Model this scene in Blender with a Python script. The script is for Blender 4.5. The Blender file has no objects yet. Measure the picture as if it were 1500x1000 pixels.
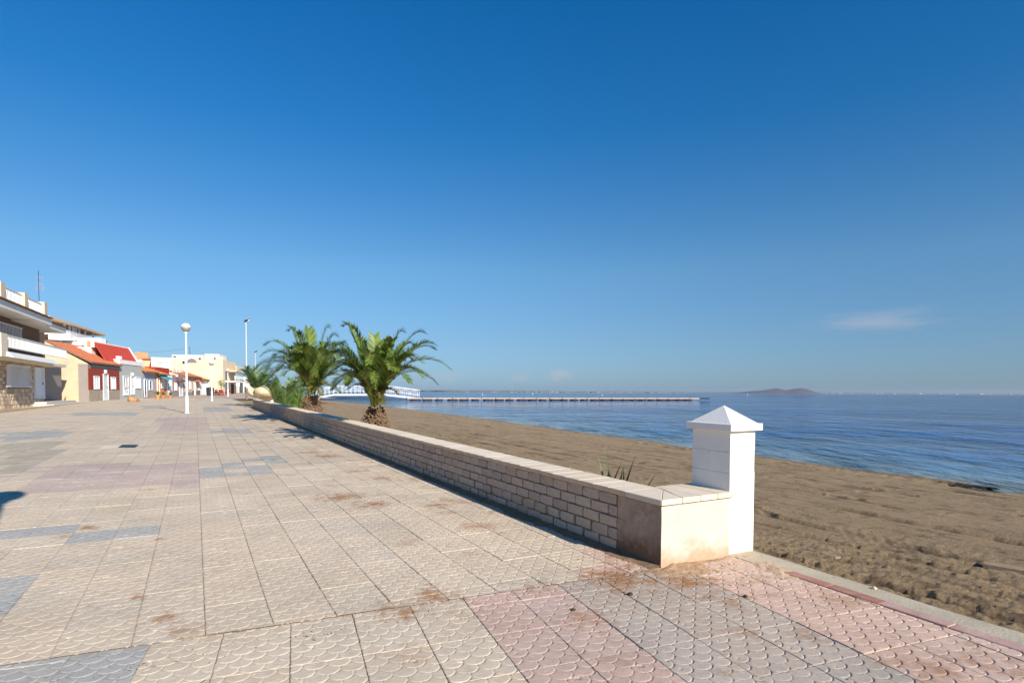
import bpy, bmesh, math, random
import numpy as np
from mathutils import Vector, Matrix
random.seed(7)
RNG = np.random.default_rng(11)
C = bpy.context.scene.collection
scene = bpy.context.scene
R = math.radians

# ------------------------------------------------------------------ camera
F = 850.0; H = 1.58; PITCH = 2.0; ROLL = 0.28; SHIFT = 0.0691
cam_d = bpy.data.cameras.new('camera'); cam = bpy.data.objects.new('camera', cam_d)
C.objects.link(cam); scene.camera = cam
cam_d.sensor_width = 36; cam_d.lens = F/1500*36; cam_d.shift_y = SHIFT
cam_d.clip_start = 0.05; cam_d.clip_end = 60000
MC = Matrix.Rotation(R(90-PITCH), 4, 'X') @ Matrix.Rotation(R(ROLL), 4, 'Z')
cam.matrix_world = Matrix.Translation((0, 0, H)) @ MC
MC3 = MC.to_3x3(); MCI = MC3.inverted()

# ------------------------------------------------------------------ light
SUN_EL = 28.0
SUN_AZ = 141.5            # clockwise from +Y, towards +X
to_sun = Vector((math.sin(R(SUN_AZ))*math.cos(R(SUN_EL)), math.cos(R(SUN_AZ))*math.cos(R(SUN_EL)), math.sin(R(SUN_EL))))
sd = bpy.data.lights.new('sun', 'SUN'); sun = bpy.data.objects.new('sun', sd); C.objects.link(sun)
sd.energy = 4.6; sd.angle = R(0.53); sd.color = (1.0, 0.93, 0.83)
sun.rotation_euler = to_sun.to_track_quat('Z', 'Y').to_euler(); sun.location = (20, -20, 30)

world = bpy.data.worlds.new('World'); scene.world = world; world.use_nodes = True
wn = world.node_tree; wn.nodes.clear()
def wnode(t, **k):
    n = wn.nodes.new(t)
    for a, b in k.items(): setattr(n, a, b)
    return n
sky = wnode('ShaderNodeTexSky', sky_type='NISHITA', sun_disc=False)
sky.sun_elevation = R(SUN_EL); sky.sun_rotation = R(SUN_AZ)
sky.air_density = 1.0; sky.dust_density = 0.35; sky.ozone_density = 3.2; sky.altitude = 0
bg = wnode('ShaderNodeBackground'); bg.inputs[1].default_value = 0.085
wo = wnode('ShaderNodeOutputWorld')
# the clear Mediterranean air of the photograph: a tint that depends only on the height above the horizon
tcg = wnode('ShaderNodeTexCoord'); sxy = wnode('ShaderNodeSeparateXYZ'); wn.links.new(tcg.outputs['Generated'], sxy.inputs[0])
tr_ = wnode('ShaderNodeValToRGB'); wn.links.new(sxy.outputs[2], tr_.inputs[0])
TINT = [(0.0, (.32,.50,.88)), (.03, (.36,.52,.80)), (.09, (.42,.58,.77)), (.20, (.46,.72,.86)), (.40, (.13,.66,1.0)), (.58, (.04,.64,1.08)), (1.0, (.10,.58,1.0))]
el = tr_.color_ramp.elements
el[0].position = 0; el[0].color = TINT[0][1]+(1,); el[1].position = 1; el[1].color = TINT[-1][1]+(1,)
for p_, c_ in TINT[1:-1]:
    e_ = el.new(p_); e_.color = c_+(1,)
gam = wnode('ShaderNodeMixRGB', blend_type='MULTIPLY'); gam.inputs[0].default_value = 1
wn.links.new(sky.outputs[0], gam.inputs[1]); wn.links.new(tr_.outputs[0], gam.inputs[2])

scene.view_settings.view_transform = 'Standard'; scene.view_settings.look = 'None'
scene.view_settings.exposure = 0.62; scene.view_settings.gamma = 1
scene.render.engine = 'CYCLES'

# ------------------------------------------------------------------ projection helpers
def ray(x, y):
    d = MC3 @ Vector(((x-750)/F, (500-y+SHIFT*1500)/F, -1.0))
    return d
def proj(X, Y, Z):
    p = MCI @ Vector((X, Y, Z-H))
    if p.z > -1e-4: return (-9999, -9999)
    return (750 + F*p.x/-p.z, 500 + SHIFT*1500 - F*p.y/-p.z)
SLOPE = 0.0094
def pz(Y): return SLOPE*Y
def pave(x, y, dz=0.0):          # point of the (gently rising) promenade seen at a pixel
    d = ray(x, y); t = (dz-H)/(d.z-SLOPE*d.y)
    return Vector((d.x*t, d.y*t, H+d.z*t))
def atz(x, y, z):
    d = ray(x, y); t = (z-H)/d.z
    return Vector((d.x*t, d.y*t, z))
def atY(x, y, Y):
    d = ray(x, y); t = Y/d.y
    return Vector((d.x*t, Y, H+d.z*t))

# ------------------------------------------------------------------ world clouds
geo = wnode('ShaderNodeTexCoord')
def cloud(px, py, wx, wy, scale, thr, strength, seed, prev):
    d = ray(px, py).normalized()
    side = Vector((0, 0, 1)).cross(d).normalized(); up = d.cross(side)
    def dotn(v, k):
        n = wnode('ShaderNodeVectorMath', operation='DOT_PRODUCT'); wn.links.new(geo.outputs['Generated'], n.inputs[0]); n.inputs[1].default_value = v
        m = wnode('ShaderNodeMath', operation='MULTIPLY'); wn.links.new(n.outputs['Value'], m.inputs[0]); m.inputs[1].default_value = k
        return m.outputs[0]
    a = dotn(side, F/wx); b = dotn(up, F/wy)
    comb = wnode('ShaderNodeCombineXYZ'); wn.links.new(a, comb.inputs[0]); wn.links.new(b, comb.inputs[1]); comb.inputs[2].default_value = seed
    ln = wnode('ShaderNodeVectorMath', operation='LENGTH'); 
    c2 = wnode('ShaderNodeCombineXYZ'); wn.links.new(a, c2.inputs[0]); wn.links.new(b, c2.inputs[1]); wn.links.new(c2.outputs[0], ln.inputs[0])
    nz = wnode('ShaderNodeTexNoise'); nz.inputs['Scale'].default_value = scale; nz.inputs['Detail'].default_value = 6; nz.inputs['Roughness'].default_value = .6
    wn.links.new(comb.outputs[0], nz.inputs['Vector'])
    s = wnode('ShaderNodeMath', operation='SUBTRACT'); s.inputs[0].default_value = 1.0; wn.links.new(ln.outputs['Value'], s.inputs[1])
    ad = wnode('ShaderNodeMath', operation='MULTIPLY_ADD'); wn.links.new(nz.outputs['Fac'], ad.inputs[0]); ad.inputs[1].default_value = 1.6; wn.links.new(s.outputs[0], ad.inputs[2])
    mr = wnode('ShaderNodeMapRange'); mr.inputs['From Min'].default_value = thr; mr.inputs['From Max'].default_value = thr+.9; mr.inputs['To Max'].default_value = strength
    mr.clamp = True; mr.interpolation_type = 'SMOOTHSTEP'
    wn.links.new(ad.outputs[0], mr.inputs['Value'])
    # keep the mask on the forward side only
    fw = wnode('ShaderNodeVectorMath', operation='DOT_PRODUCT'); wn.links.new(geo.outputs['Generated'], fw.inputs[0]); fw.inputs[1].default_value = d
    gt = wnode('ShaderNodeMath', operation='GREATER_THAN'); wn.links.new(fw.outputs['Value'], gt.inputs[0]); gt.inputs[1].default_value = 0
    ml = wnode('ShaderNodeMath', operation='MULTIPLY'); wn.links.new(gt.outputs[0], ml.inputs[0]); wn.links.new(mr.outputs[0], ml.inputs[1])
    mx = wnode('ShaderNodeMixRGB'); wn.links.new(ml.outputs[0], mx.inputs[0]); wn.links.new(prev, mx.inputs[1]); mx.inputs[2].default_value = (4.3, 4.2, 4.6, 1)
    return mx.outputs[0]
col = gam.outputs[0]
col = cloud(1278, 471, 118, 20, 1.3, .95, 0.36, 3.1, col)
col = cloud(822, 549, 32, 17, 2.2, 1.0, 0.42, 7.7, col)
col = cloud(762, 553, 34, 11, 2.2, 1.05, 0.28, 1.7, col)
col = cloud(655, 551, 45, 16, 2.0, 1.05, 0.25, 9.2, col)
wn.links.new(col, bg.inputs[0]); wn.links.new(bg.outputs[0], wo.inputs[0])

# ------------------------------------------------------------------ materials
def lin(c):
    return tuple(((v/255)/12.92 if v <= 10 else ((v/255+.055)/1.055)**2.4) for v in c)
MATS = {}
def mat(name, rgb, rough=.85, var=.12, vscale=3.0, bump=.15, bscale=40.0, metal=0.0, base=None, tint=None, tscale=.6, tamt=.0, spec=.3, trans=0.0):
    if name in MATS: return MATS[name]
    m = bpy.data.materials.new(name); m.use_nodes = True; nt = m.node_tree; N = nt.nodes; L = nt.links
    b = N['Principled BSDF']; b.inputs['Roughness'].default_value = rough; b.inputs['Metallic'].default_value = metal
    b.inputs['Specular IOR Level'].default_value = spec
    c = lin(rgb)
    tc = N.new('ShaderNodeTexCoord')
    nz = N.new('ShaderNodeTexNoise'); nz.inputs['Scale'].default_value = vscale; nz.inputs['Detail'].default_value = 6; nz.inputs['Roughness'].default_value = .65
    L.new(tc.outputs['Object'], nz.inputs['Vector'])
    mr = N.new('ShaderNodeMapRange'); mr.inputs['From Min'].default_value = .3; mr.inputs['From Max'].default_value = .7
    mr.inputs['To Min'].default_value = 1-var; mr.inputs['To Max'].default_value = 1+var
    L.new(nz.outputs['Fac'], mr.inputs['Value'])
    mu = N.new('ShaderNodeVectorMath'); mu.operation = 'SCALE'; mu.inputs[0].default_value = c; L.new(mr.outputs[0], mu.inputs['Scale'])
    out = mu.outputs[0]
    if tint:
        n2 = N.new('ShaderNodeTexNoise'); n2.inputs['Scale'].default_value = tscale; n2.inputs['Detail'].default_value = 8; n2.inputs['Roughness'].default_value = .7
        L.new(tc.outputs['Object'], n2.inputs['Vector'])
        m2 = N.new('ShaderNodeMapRange'); m2.inputs['From Min'].default_value = .52; m2.inputs['From Max'].default_value = .72; m2.inputs['To Max'].default_value = tamt
        L.new(n2.outputs['Fac'], m2.inputs['Value'])
        mx = N.new('ShaderNodeMixRGB'); L.new(m2.outputs[0], mx.inputs[0]); L.new(out, mx.inputs[1]); mx.inputs[2].default_value = lin(tint)+(1,)
        out = mx.outputs[0]
    if base:
        g = N.new('ShaderNodeNewGeometry'); sp = N.new('ShaderNodeSeparateXYZ'); L.new(g.outputs['Position'], sp.inputs[0])
        nb = N.new('ShaderNodeTexNoise'); nb.inputs['Scale'].default_value = 4.5; nb.inputs['Detail'].default_value = 8; nb.inputs['Roughness'].default_value = .7; L.new(g.outputs['Position'], nb.inputs['Vector'])
        ma = N.new('ShaderNodeMath'); ma.operation = 'MULTIPLY_ADD'; L.new(nb.outputs['Fac'], ma.inputs[0]); ma.inputs[1].default_value = -.55; L.new(sp.outputs[2], ma.inputs[2])
        mb_ = N.new('ShaderNodeMapRange'); L.new(ma.outputs[0], mb_.inputs['Value']); mb_.inputs['From Min'].default_value = base[0]; mb_.inputs['From Max'].default_value = base[0]-.16; mb_.inputs['To Max'].default_value = base[2]
        mz = N.new('ShaderNodeMixRGB'); L.new(mb_.outputs[0], mz.inputs[0]); L.new(out, mz.inputs[1]); mz.inputs[2].default_value = lin(base[1])+(1,); out = mz.outputs[0]
    L.new(out, b.inputs['Base Color'])
    if bump:
        n3 = N.new('ShaderNodeTexNoise'); n3.inputs['Scale'].default_value = bscale; n3.inputs['Detail'].default_value = 5
        L.new(tc.outputs['Object'], n3.inputs['Vector'])
        bp = N.new('ShaderNodeBump'); bp.inputs['Strength'].default_value = bump; bp.inputs['Distance'].default_value = .01
        L.new(n3.outputs['Fac'], bp.inputs['Height']); L.new(bp.outputs[0], b.inputs['Normal'])
    if trans:
        b.inputs['Transmission Weight'].default_value = trans
    MATS[name] = m; return m

# ------------------------------------------------------------------ mesh helpers
def tag(o, label=None, cat=None, group=None, kind=None):
    if label: o['label'] = label
    if cat: o['category'] = cat
    if group: o['group'] = group
    if kind: o['kind'] = kind
    return o
def empty(name, loc, label=None, cat=None, group=None, kind=None):
    o = bpy.data.objects.new(name, None); C.objects.link(o); o.location = loc; o.empty_display_size = .2
    return tag(o, label, cat, group, kind)
def wloc(o):
    v = Vector(o.location); 
    while o.parent: o = o.parent; v += Vector(o.location)
    return v
class MB:
    def __init__(s): s.v = []; s.f = []; s.mi = []
    def add(s, vs, fs, mi=0):
        n = len(s.v); s.v += [tuple(v) for v in vs]; s.f += [tuple(i+n for i in f) for f in fs]; s.mi += [mi]*len(fs)
    def hexa(s, p, mi=0):   # 8 points: bottom 4 ccw, top 4
        s.add(p, [(3,2,1,0), (4,5,6,7), (0,1,5,4), (1,2,6,5), (2,3,7,6), (3,0,4,7)], mi)
    def box(s, x0, x1, y0, y1, z0, z1, mi=0):
        s.hexa([(x0,y0,z0),(x1,y0,z0),(x1,y1,z0),(x0,y1,z0),(x0,y0,z1),(x1,y0,z1),(x1,y1,z1),(x0,y1,z1)], mi)
    def tube(s, pts, rad, n=8, cap=True, mi=0):
        pts = [Vector(p) for p in pts]; rings = []
        if not hasattr(rad, '__len__'): rad = [rad]*len(pts)
        for i, p in enumerate(pts):
            t = (pts[min(i+1, len(pts)-1)]-pts[max(i-1, 0)]).normalized()
            a = t.cross(Vector((0,0,1))) if abs(t.z) < .95 else t.cross(Vector((0,1,0)))
            a.normalize(); b = t.cross(a)
            rings.append([p+(a*math.cos(2*math.pi*k/n)+b*math.sin(2*math.pi*k/n))*rad[i] for k in range(n)])
        vs = [q for r in rings for q in r]; fs = []
        for i in range(len(pts)-1):
            for k in range(n):
                k2 = (k+1) % n; fs.append((i*n+k, i*n+k2, (i+1)*n+k2, (i+1)*n+k))
        if cap: fs += [tuple(range(n))[::-1], tuple((len(pts)-1)*n+k for k in range(n))]
        s.add(vs, fs, mi)
    def lathe(s, prof, c=(0,0,0), n=16, mi=0):
        vs = []; fs = []
        for r, z in prof:
            for k in range(n): vs.append((c[0]+r*math.cos(2*math.pi*k/n), c[1]+r*math.sin(2*math.pi*k/n), c[2]+z))
        for i in range(len(prof)-1):
            for k in range(n):
                k2 = (k+1) % n; fs.append((i*n+k, i*n+k2, (i+1)*n+k2, (i+1)*n+k))
        fs += [tuple(range(n))[::-1], tuple((len(prof)-1)*n+k for k in range(n))]
        s.add(vs, fs, mi)
    def build(s, name, m, parent=None, smooth=False, bevel=0):
        me = bpy.data.meshes.new(name)
        off = wloc(parent) if parent else Vector((0,0,0))
        me.from_pydata([(v[0]-off.x, v[1]-off.y, v[2]-off.z) for v in s.v], [], s.f)
        for x in (m if isinstance(m, (list, tuple)) else [m]): me.materials.append(x)
        if isinstance(m, (list, tuple)): me.polygons.foreach_set('material_index', s.mi)
        o = bpy.data.objects.new(name, me); C.objects.link(o)
        if parent: o.parent = parent
        bm = bmesh.new(); bm.from_mesh(me); bmesh.ops.recalc_face_normals(bm, faces=bm.faces)
        if bevel: bmesh.ops.bevel(bm, geom=bm.edges[:], offset=bevel, segments=1, affect='EDGES')
        bm.to_mesh(me); bm.free()
        if smooth: me.polygons.foreach_set('use_smooth', [True]*len(me.polygons))
        return o
def inst(name, me, parent, loc, rz=0, rot=None, scale=None):   # object sharing mesh data, loc in world
    o = bpy.data.objects.new(name, me); C.objects.link(o)
    off = wloc(parent) if parent else Vector((0,0,0))
    o.location = Vector(loc)-off; o.parent = parent
    o.rotation_euler = rot if rot else (0, 0, rz)
    if scale: o.scale = scale
    return o
def np_mesh(name, co, quads, m, parent=None, smooth=True):
    me = bpy.data.meshes.new(name)
    me.vertices.add(len(co)); me.vertices.foreach_set('co', np.asarray(co, dtype=np.float32).ravel())
    q = np.asarray(quads, dtype=np.int32); me.loops.add(q.size); me.polygons.add(len(q))
    me.loops.foreach_set('vertex_index', q.ravel())
    me.polygons.foreach_set('loop_start', np.arange(0, q.size, q.shape[1], dtype=np.int32))
    try: me.polygons.foreach_set('loop_total', np.full(len(q), q.shape[1], dtype=np.int32))
    except Exception: pass
    me.update(calc_edges=True); me.validate()
    me.polygons.foreach_set('use_smooth', np.full(len(q), bool(smooth)))
    if m: me.materials.append(m)
    o = bpy.data.objects.new(name, me); C.objects.link(o)
    if parent: o.parent = parent
    return o
# numpy value noise
def _h(ix, iy, s):
    n = (ix*374761393 + iy*668265263 + s*982451653) & 0x7fffffff
    n = ((n ^ (n >> 13))*1274126177) & 0x7fffffff
    return ((n ^ (n >> 16)) & 0xffff)/65535.0
def vn(x, y, s=0):
    ix = np.floor(x).astype(np.int64); iy = np.floor(y).astype(np.int64); fx = x-ix; fy = y-iy
    fx = fx*fx*(3-2*fx); fy = fy*fy*(3-2*fy)
    return (_h(ix,iy,s)*(1-fx)+_h(ix+1,iy,s)*fx)*(1-fy)+(_h(ix,iy+1,s)*(1-fx)+_h(ix+1,iy+1,s)*fx)*fy
def fbm(x, y, s=0, o=4, g=.5):
    t = 0; a = 1; w = 0
    for k in range(o):
        t = t+a*vn(x*2**k, y*2**k, s+k*17); w += a; a *= g
    return t/w

# ------------------------------------------------------------------ frames of reference on the promenade
A2 = R(-28.6); U2 = Vector((math.sin(A2), math.cos(A2), 0)); V2 = Vector((math.cos(A2), -math.sin(A2), 0))
A1 = R(-20.5); U1 = Vector((math.sin(A1), math.cos(A1), 0)); V1 = Vector((math.cos(A1), -math.sin(A1), 0))
CW = pave(968, 832); CW.z = 0                       # outer corner of the low wall
def uv2(p): q = Vector((p[0]-CW.x, p[1]-CW.y, 0)); return q.dot(U2), q.dot(V2)
def W2(u, v, z=0): p = CW+U2*u+V2*v; return Vector((p.x, p.y, pz(p.y)+z))
def uv1(p): q = Vector((p[0]-CW.x, p[1]-CW.y, 0)); return q.dot(U1), q.dot(V1)
def W1(u, v, z=0): p = CW+U1*u+V1*v; return Vector((p.x, p.y, pz(p.y)+z))
TILT = Matrix.Rotation(math.atan(SLOPE), 3, 'X')

# ------------------------------------------------------------------ pavement material
SW, SL, SP, SR = .4, .5, .5/6, .4/6
def slab_material(kind):
    m = bpy.data.materials.new('paving_'+kind); m.use_nodes = True; nt = m.node_tree; N = nt.nodes; L = nt.links
    b = N['Principled BSDF']; b.inputs['Roughness'].default_value = .88; b.inputs['Specular IOR Level'].default_value = .25
    g = N.new('ShaderNodeNewGeometry')
    if kind == 'near':
        oi = N.new('ShaderNodeObjectInfo'); col = oi.outputs['Color']
    else:
        at = N.new('ShaderNodeAttribute'); at.attribute_name = 'tone'; col = at.outputs['Color']
    def noise(sc, det=6, ro=.6, vec=None):
        n = N.new('ShaderNodeTexNoise'); n.inputs['Scale'].default_value = sc; n.inputs['Detail'].default_value = det; n.inputs['Roughness'].default_value = ro
        L.new(vec or g.outputs['Position'], n.inputs['Vector']); return n.outputs['Fac']
    def mr(x, a, b_, c, d):
        n = N.new('ShaderNodeMapRange'); L.new(x, n.inputs['Value']); n.inputs['From Min'].default_value = a; n.inputs['From Max'].default_value = b_
        n.inputs['To Min'].default_value = c; n.inputs['To Max'].default_value = d; return n.outputs[0]
    def math_(op, a, b_=None):
        n = N.new('ShaderNodeMath'); n.operation = op
        for i, x in enumerate((a, b_)):
            if x is None: continue
            if isinstance(x, (int, float)): n.inputs[i].default_value = x
            else: L.new(x, n.inputs[i])
        return n.outputs[0]
    def scale(c, f):
        n = N.new('ShaderNodeVectorMath'); n.operation = 'SCALE'; L.new(c, n.inputs[0]); L.new(f, n.inputs['Scale']); return n.outputs[0]
    def mix(f, c1, c2):
        n = N.new('ShaderNodeMixRGB'); L.new(f, n.inputs[0]); L.new(c1, n.inputs[1])
        if isinstance(c2, tuple): n.inputs[2].default_value = c2+(1,)
        else: L.new(c2, n.inputs[2])
        return n.outputs[0]
    c = scale(col, mr(noise(1.1, 5), .3, .7, .88, 1.12))
    c = scale(c, mr(noise(14, 8, .7), .3, .7, .86, 1.14))
    c = scale(c, mr(noise(260, 2), .2, .8, .88, 1.12))
    # sandy dust that has collected on the paving, thicker in patches
    c = mix(mr(noise(.55, 7, .68), .5, .75, 0, .3), c, lin((188, 164, 136)))
    # brown mud and rust-coloured dirt, mostly along the foot of the wall
    dv = N.new('ShaderNodeVectorMath'); dv.operation = 'DOT_PRODUCT'; L.new(g.outputs['Position'], dv.inputs[0]); dv.inputs[1].default_value = V2
    vv = math_('SUBTRACT', dv.outputs['Value'], CW.dot(V2))
    near = mr(vv, -3.2, -.3, 0, 1)
    st = mr(math_('ADD', noise(1.7, 9, .72), math_('MULTIPLY', near, .10)), .64, .74, 0, .6)
    c = mix(st, c, lin((140, 100, 66)))
    st2 = mr(noise(3.1, 10, .75), .69, .76, 0, .6)
    c = mix(st2, c, lin((120, 88, 55)))
    # stains with a place of their own
    spots = [(905,846,.55,.9),(1010,850,.4,1.0),(590,893,.28,.8),(640,872,.3,.8),(235,905,.2,.8),(270,922,.18,.6),(198,875,.12,.8),
             (500,728,.6,.9),(545,738,.4,.9),(480,668,.5,.9),(450,662,.5,.7),(385,631,.5,.6),(128,772,.2,.9),(92,786,.2,.5),(232,789,.12,.8),(215,717,.15,.7),
             (560,700,.4,.7),(700,770,.4,.6),(860,905,.3,.6),(520,690,.4,.7),(185,632,.5,.6),(640,740,.35,.7),(1230,880,.3,.5),(600,955,.25,.3)]
    dn = noise(9, 8, .75)
    tot = None
    for (x, y, r, a) in spots:
        p = pave(x, y)
        ds = N.new('ShaderNodeVectorMath'); ds.operation = 'DISTANCE'; L.new(g.outputs['Position'], ds.inputs[0]); ds.inputs[1].default_value = p
        k = mr(math_('ADD', math_('DIVIDE', ds.outputs['Value'], r*1.6), math_('MULTIPLY', dn, 2.2)), 1.55, 1.1, 0, a)
        tot = k if tot is None else math_('MAXIMUM', tot, k)
    c = mix(tot, c, lin((150, 108, 72)))
    L.new(c, b.inputs['Base Color'])
    h = math_('MULTIPLY', noise(180, 4, .7), .0012)
    if kind != 'near':
        du = N.new('ShaderNodeVectorMath'); du.operation = 'DOT_PRODUCT'; L.new(g.outputs['Position'], du.inputs[0]); du.inputs[1].default_value = U2
        X = math_('ADD', math_('SUBTRACT', vv, V0_2), 400.0); Y = math_('ADD', math_('SUBTRACT', du.outputs['Value'], CW.dot(U2)+U0_2), 50.0)
        band = math_('FLOOR', math_('DIVIDE', Y, SP))
        par = math_('FLOORED_MODULO', band, 2.0)
        yy = math_('SUBTRACT', Y, math_('MULTIPLY', band, SP))
        xx = math_('SUBTRACT', math_('FLOORED_MODULO', math_('ADD', X, math_('MULTIPLY', par, SR)), 2*SR), SR)
        dy = math_('SUBTRACT', yy, SR)
        r = math_('SQRT', math_('ADD', math_('MULTIPLY', xx, xx), math_('MULTIPLY', dy, dy)))
        d1 = math_('ABSOLUTE', math_('SUBTRACT', r, SR))
        d2 = math_('SUBTRACT', SR, math_('ABSOLUTE', xx))
        sel = math_('LESS_THAN', yy, SR)
        dd = math_('ADD', math_('MULTIPLY', d1, sel), math_('MULTIPLY', d2, math_('SUBTRACT', 1.0, sel)))
        gr = mr(dd, .0, .010, -.0045, 0)
        h = math_('ADD', h, gr)
    bp = N.new('ShaderNodeBump'); bp.inputs['Strength'].default_value = 1; bp.inputs['Distance'].default_value = 1
    L.new(h, bp.inputs['Height']); L.new(bp.outputs[0], b.inputs['Normal'])
    return m
V0_2 = uv2(pave(380, 850))[1] % SW; U0_2 = uv2(pave(347, 826))[0] % SL
M_near = slab_material('near'); M_far = slab_material('far')

BEIGE = lin((194,177,155)); BLUE = lin((165,161,153)); PINK = lin((186,160,145)); GREY = lin((174,159,144)); SALM = lin((194,166,148)); MAUVE = lin((183,164,151)); CREAM = lin((198,180,156)); GREEN = lin((172,161,142))
def inpoly(x, y, P):
    c = False; j = len(P)-1
    for i in range(len(P)):
        if (P[i][1] > y) != (P[j][1] > y) and x < (P[j][0]-P[i][0])*(y-P[i][1])/(P[j][1]-P[i][1])+P[i][0]: c = not c
        j = i
    return c
ZONES = [([(0,768),(118,768),(100,785),(0,800)], BLUE), ([(112,779),(238,769),(232,785),(95,797)], BLUE), ([(-80,846),(54,838),(5,905),(-80,930)], BLUE),
         ([(300,683),(332,681),(334,697),(299,697)], BLUE), ([(332,678),(362,677),(366,686),(334,687)], BLUE), ([(366,680),(398,679),(404,691),(370,693)], BLUE),
         ([(362,670),(385,669),(390,675),(362,675)], BLUE), ([(388,668),(416,667),(420,676),(390,676)], BLUE), ([(318,628),(372,627),(376,633),(318,634)], BLUE),
         ([(335,693),(378,691),(380,697),(336,699)], BLUE), ([(0,634),(100,629),(98,638),(0,648)], BLUE), ([(105,604),(200,603),(198,608),(100,609)], BLUE), ([(210,594),(240,594),(238,598),(205,599)], BLUE),
         ([(60,682),(299,676),(299,712),(20,722)], MAUVE), ([(235,612),(299,610),(299,630),(230,634)], MAUVE), ([(0,650),(95,645),(60,690),(0,705)], GREEN),
         ([(300,596),(330,596),(345,602),(300,603)], BLUE),
         ([(560,745),(700,745),(900,830),(640,860)], CREAM), ([(780,800),(900,806),(960,835),(930,845),(850,852)], SALM)]
def zone(x, y):
    for P, c in ZONES:
        if inpoly(x, y, P): return c
    return BEIGE
random.seed(5)
def jitter(c, a=.05):
    k = 1+random.uniform(-a, a); w = random.uniform(-.018, .018)
    return (c[0]*k*(1+w), c[1]*k, c[2]*k*(1-w))

pavement = empty('pavement', (0,0,0), kind='structure')
M_grout = mat('sandy_grout', (172,148,118), .95, .25, 9, .6, 120, tint=(84,68,50), tscale=3, tamt=.8)
# bed that the slabs lie in: one large sheet
def pave_sheet(name, x0, x1, y0, y1, nx, ny, dz, m, parent):
    X, Y = np.meshgrid(np.linspace(x0, x1, nx), np.linspace(y0, y1, ny))
    co = np.stack([X, Y, SLOPE*Y+dz], -1).reshape(-1, 3)
    i = np.arange(ny-1)[:, None]*nx+np.arange(nx-1)[None, :]
    q = np.stack([i, i+1, i+nx+1, i+nx], -1).reshape(-1, 4)
    return np_mesh(name, co, q, m, parent, False)

# the near slabs: moulded with fish-scale grooves
def slab_height(x, y, seed):
    band = np.floor(y/SP); par = np.mod(band, 2); yy = y-band*SP
    xx = np.mod(x+par*SR, 2*SR)-SR
    r = np.sqrt(xx**2+(yy-SR)**2)
    d = np.where(yy < SR, np.abs(r-SR), SR-np.abs(xx))
    wob = .0012*(fbm(x*30, y*30, seed, 3)-.5)
    g = np.clip(1-np.maximum(d-.001+wob, 0)/.0052, 0, 1)
    wear = np.clip((fbm(x*7, y*7, seed+5, 3)-.15)/.25, .55, 1)
    dep = .0060*g*wear
    edge = np.minimum(np.minimum(x, SW-x), np.minimum(y, SL-y))
    e = np.clip(1-edge/.005, 0, 1)**2*.0022
    nz = (fbm(x*60, y*60, seed+9, 3)-.5)*.0012 + (fbm(x*6, y*6, seed+3, 2)-.5)*.0015
    chip = np.clip((fbm(x*9, y*9, seed+33, 4)-.70)/.05, 0, 1)*.006
    return -dep-e+nz-chip
def slab_mesh(seed, nx=86, ny=106):
    G = .0021
    xs = np.linspace(G, SW-G, nx); ys = np.linspace(G, SL-G, ny); X, Y = np.meshgrid(xs, ys)
    Z = slab_height(X, Y, seed)
    # ragged edges
    ex = (fbm(Y*25, X*0+seed, seed+71, 3)-.5)*.006; ey = (fbm(X*25, Y*0+seed, seed+72, 3)-.5)*.006
    kx = np.clip(1-np.minimum(X, SW-X)/.03, 0, 1); ky = np.clip(1-np.minimum(Y, SL-Y)/.03, 0, 1)
    X = X+ex*kx; Y = Y+ey*ky
    co = np.stack([X-SW/2, Y-SL/2, Z], -1).reshape(-1, 3)
    i = np.arange(ny-1)[:, None]*nx+np.arange(nx-1)[None, :]
    q = [np.stack([i, i+1, i+nx+1, i+nx], -1).reshape(-1, 4)]
    # skirt
    ring = list(range(nx))+[r*nx+nx-1 for r in range(1, ny)]+[(ny-1)*nx+c for c in range(nx-2, -1, -1)]+[r*nx for r in range(ny-2, 0, -1)]
    low = co[ring].copy(); low[:, 2] = -.045; n0 = len(co); co = np.vstack([co, low]); n = len(ring)
    q.append(np.array([[ring[k], n0+k, n0+(k+1) % n, ring[(k+1) % n]] for k in range(n)]))
    me = np_mesh('paving_slab_base', co, np.vstack(q), M_near)
    d = me.data; bpy.data.objects.remove(me); return d
SLABS = [slab_mesh(100+31*k) for k in range(5)]

# where section 1 (this side of the crack) and section 2 have their joints
v0_2 = uv2(pave(380, 850))[1] % SW; u0_2 = uv2(pave(347, 826))[0] % SL
v0_1 = uv1(pave(541, 998))[1] % SW; u0_1 = uv1(pave(596, 949))[0] % SL
KERB = [(1000,790),(1060,803),(1143,837),(1230,866),(1317,894),(1420,928),(1500,953),(1600,988),(1800,1060)]      # outer edge of the slabs, seen pixels
KP = [pave(x, y) for x, y in KERB]
kd = (KP[-2]-KP[2]); kd.z = 0; kd.normalize(); kn = Vector((kd.y, -kd.x, 0))     # kerb direction (towards camera) and normal
if kn.dot(Vector((1, .3, 0))) < 0: kn = -kn
K0 = Vector((KP[2].x, KP[2].y, 0))
def kside(p): return (Vector((p[0], p[1], 0))-K0).dot(kn)        # >0 = beyond kerb line (sand side)
cands = []
ca_, cb_ = pave(0, 974.5), pave(968, 832.5); ck = Vector((cb_.x-ca_.x, cb_.y-ca_.y, 0)).normalized(); NC = Vector((-ck.y, ck.x, 0))
CA = Vector((ca_.x, ca_.y, 0))
def cdist(p): return (Vector((p[0], p[1], 0))-CA).dot(NC)      # >0 = beyond the crack
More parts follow.
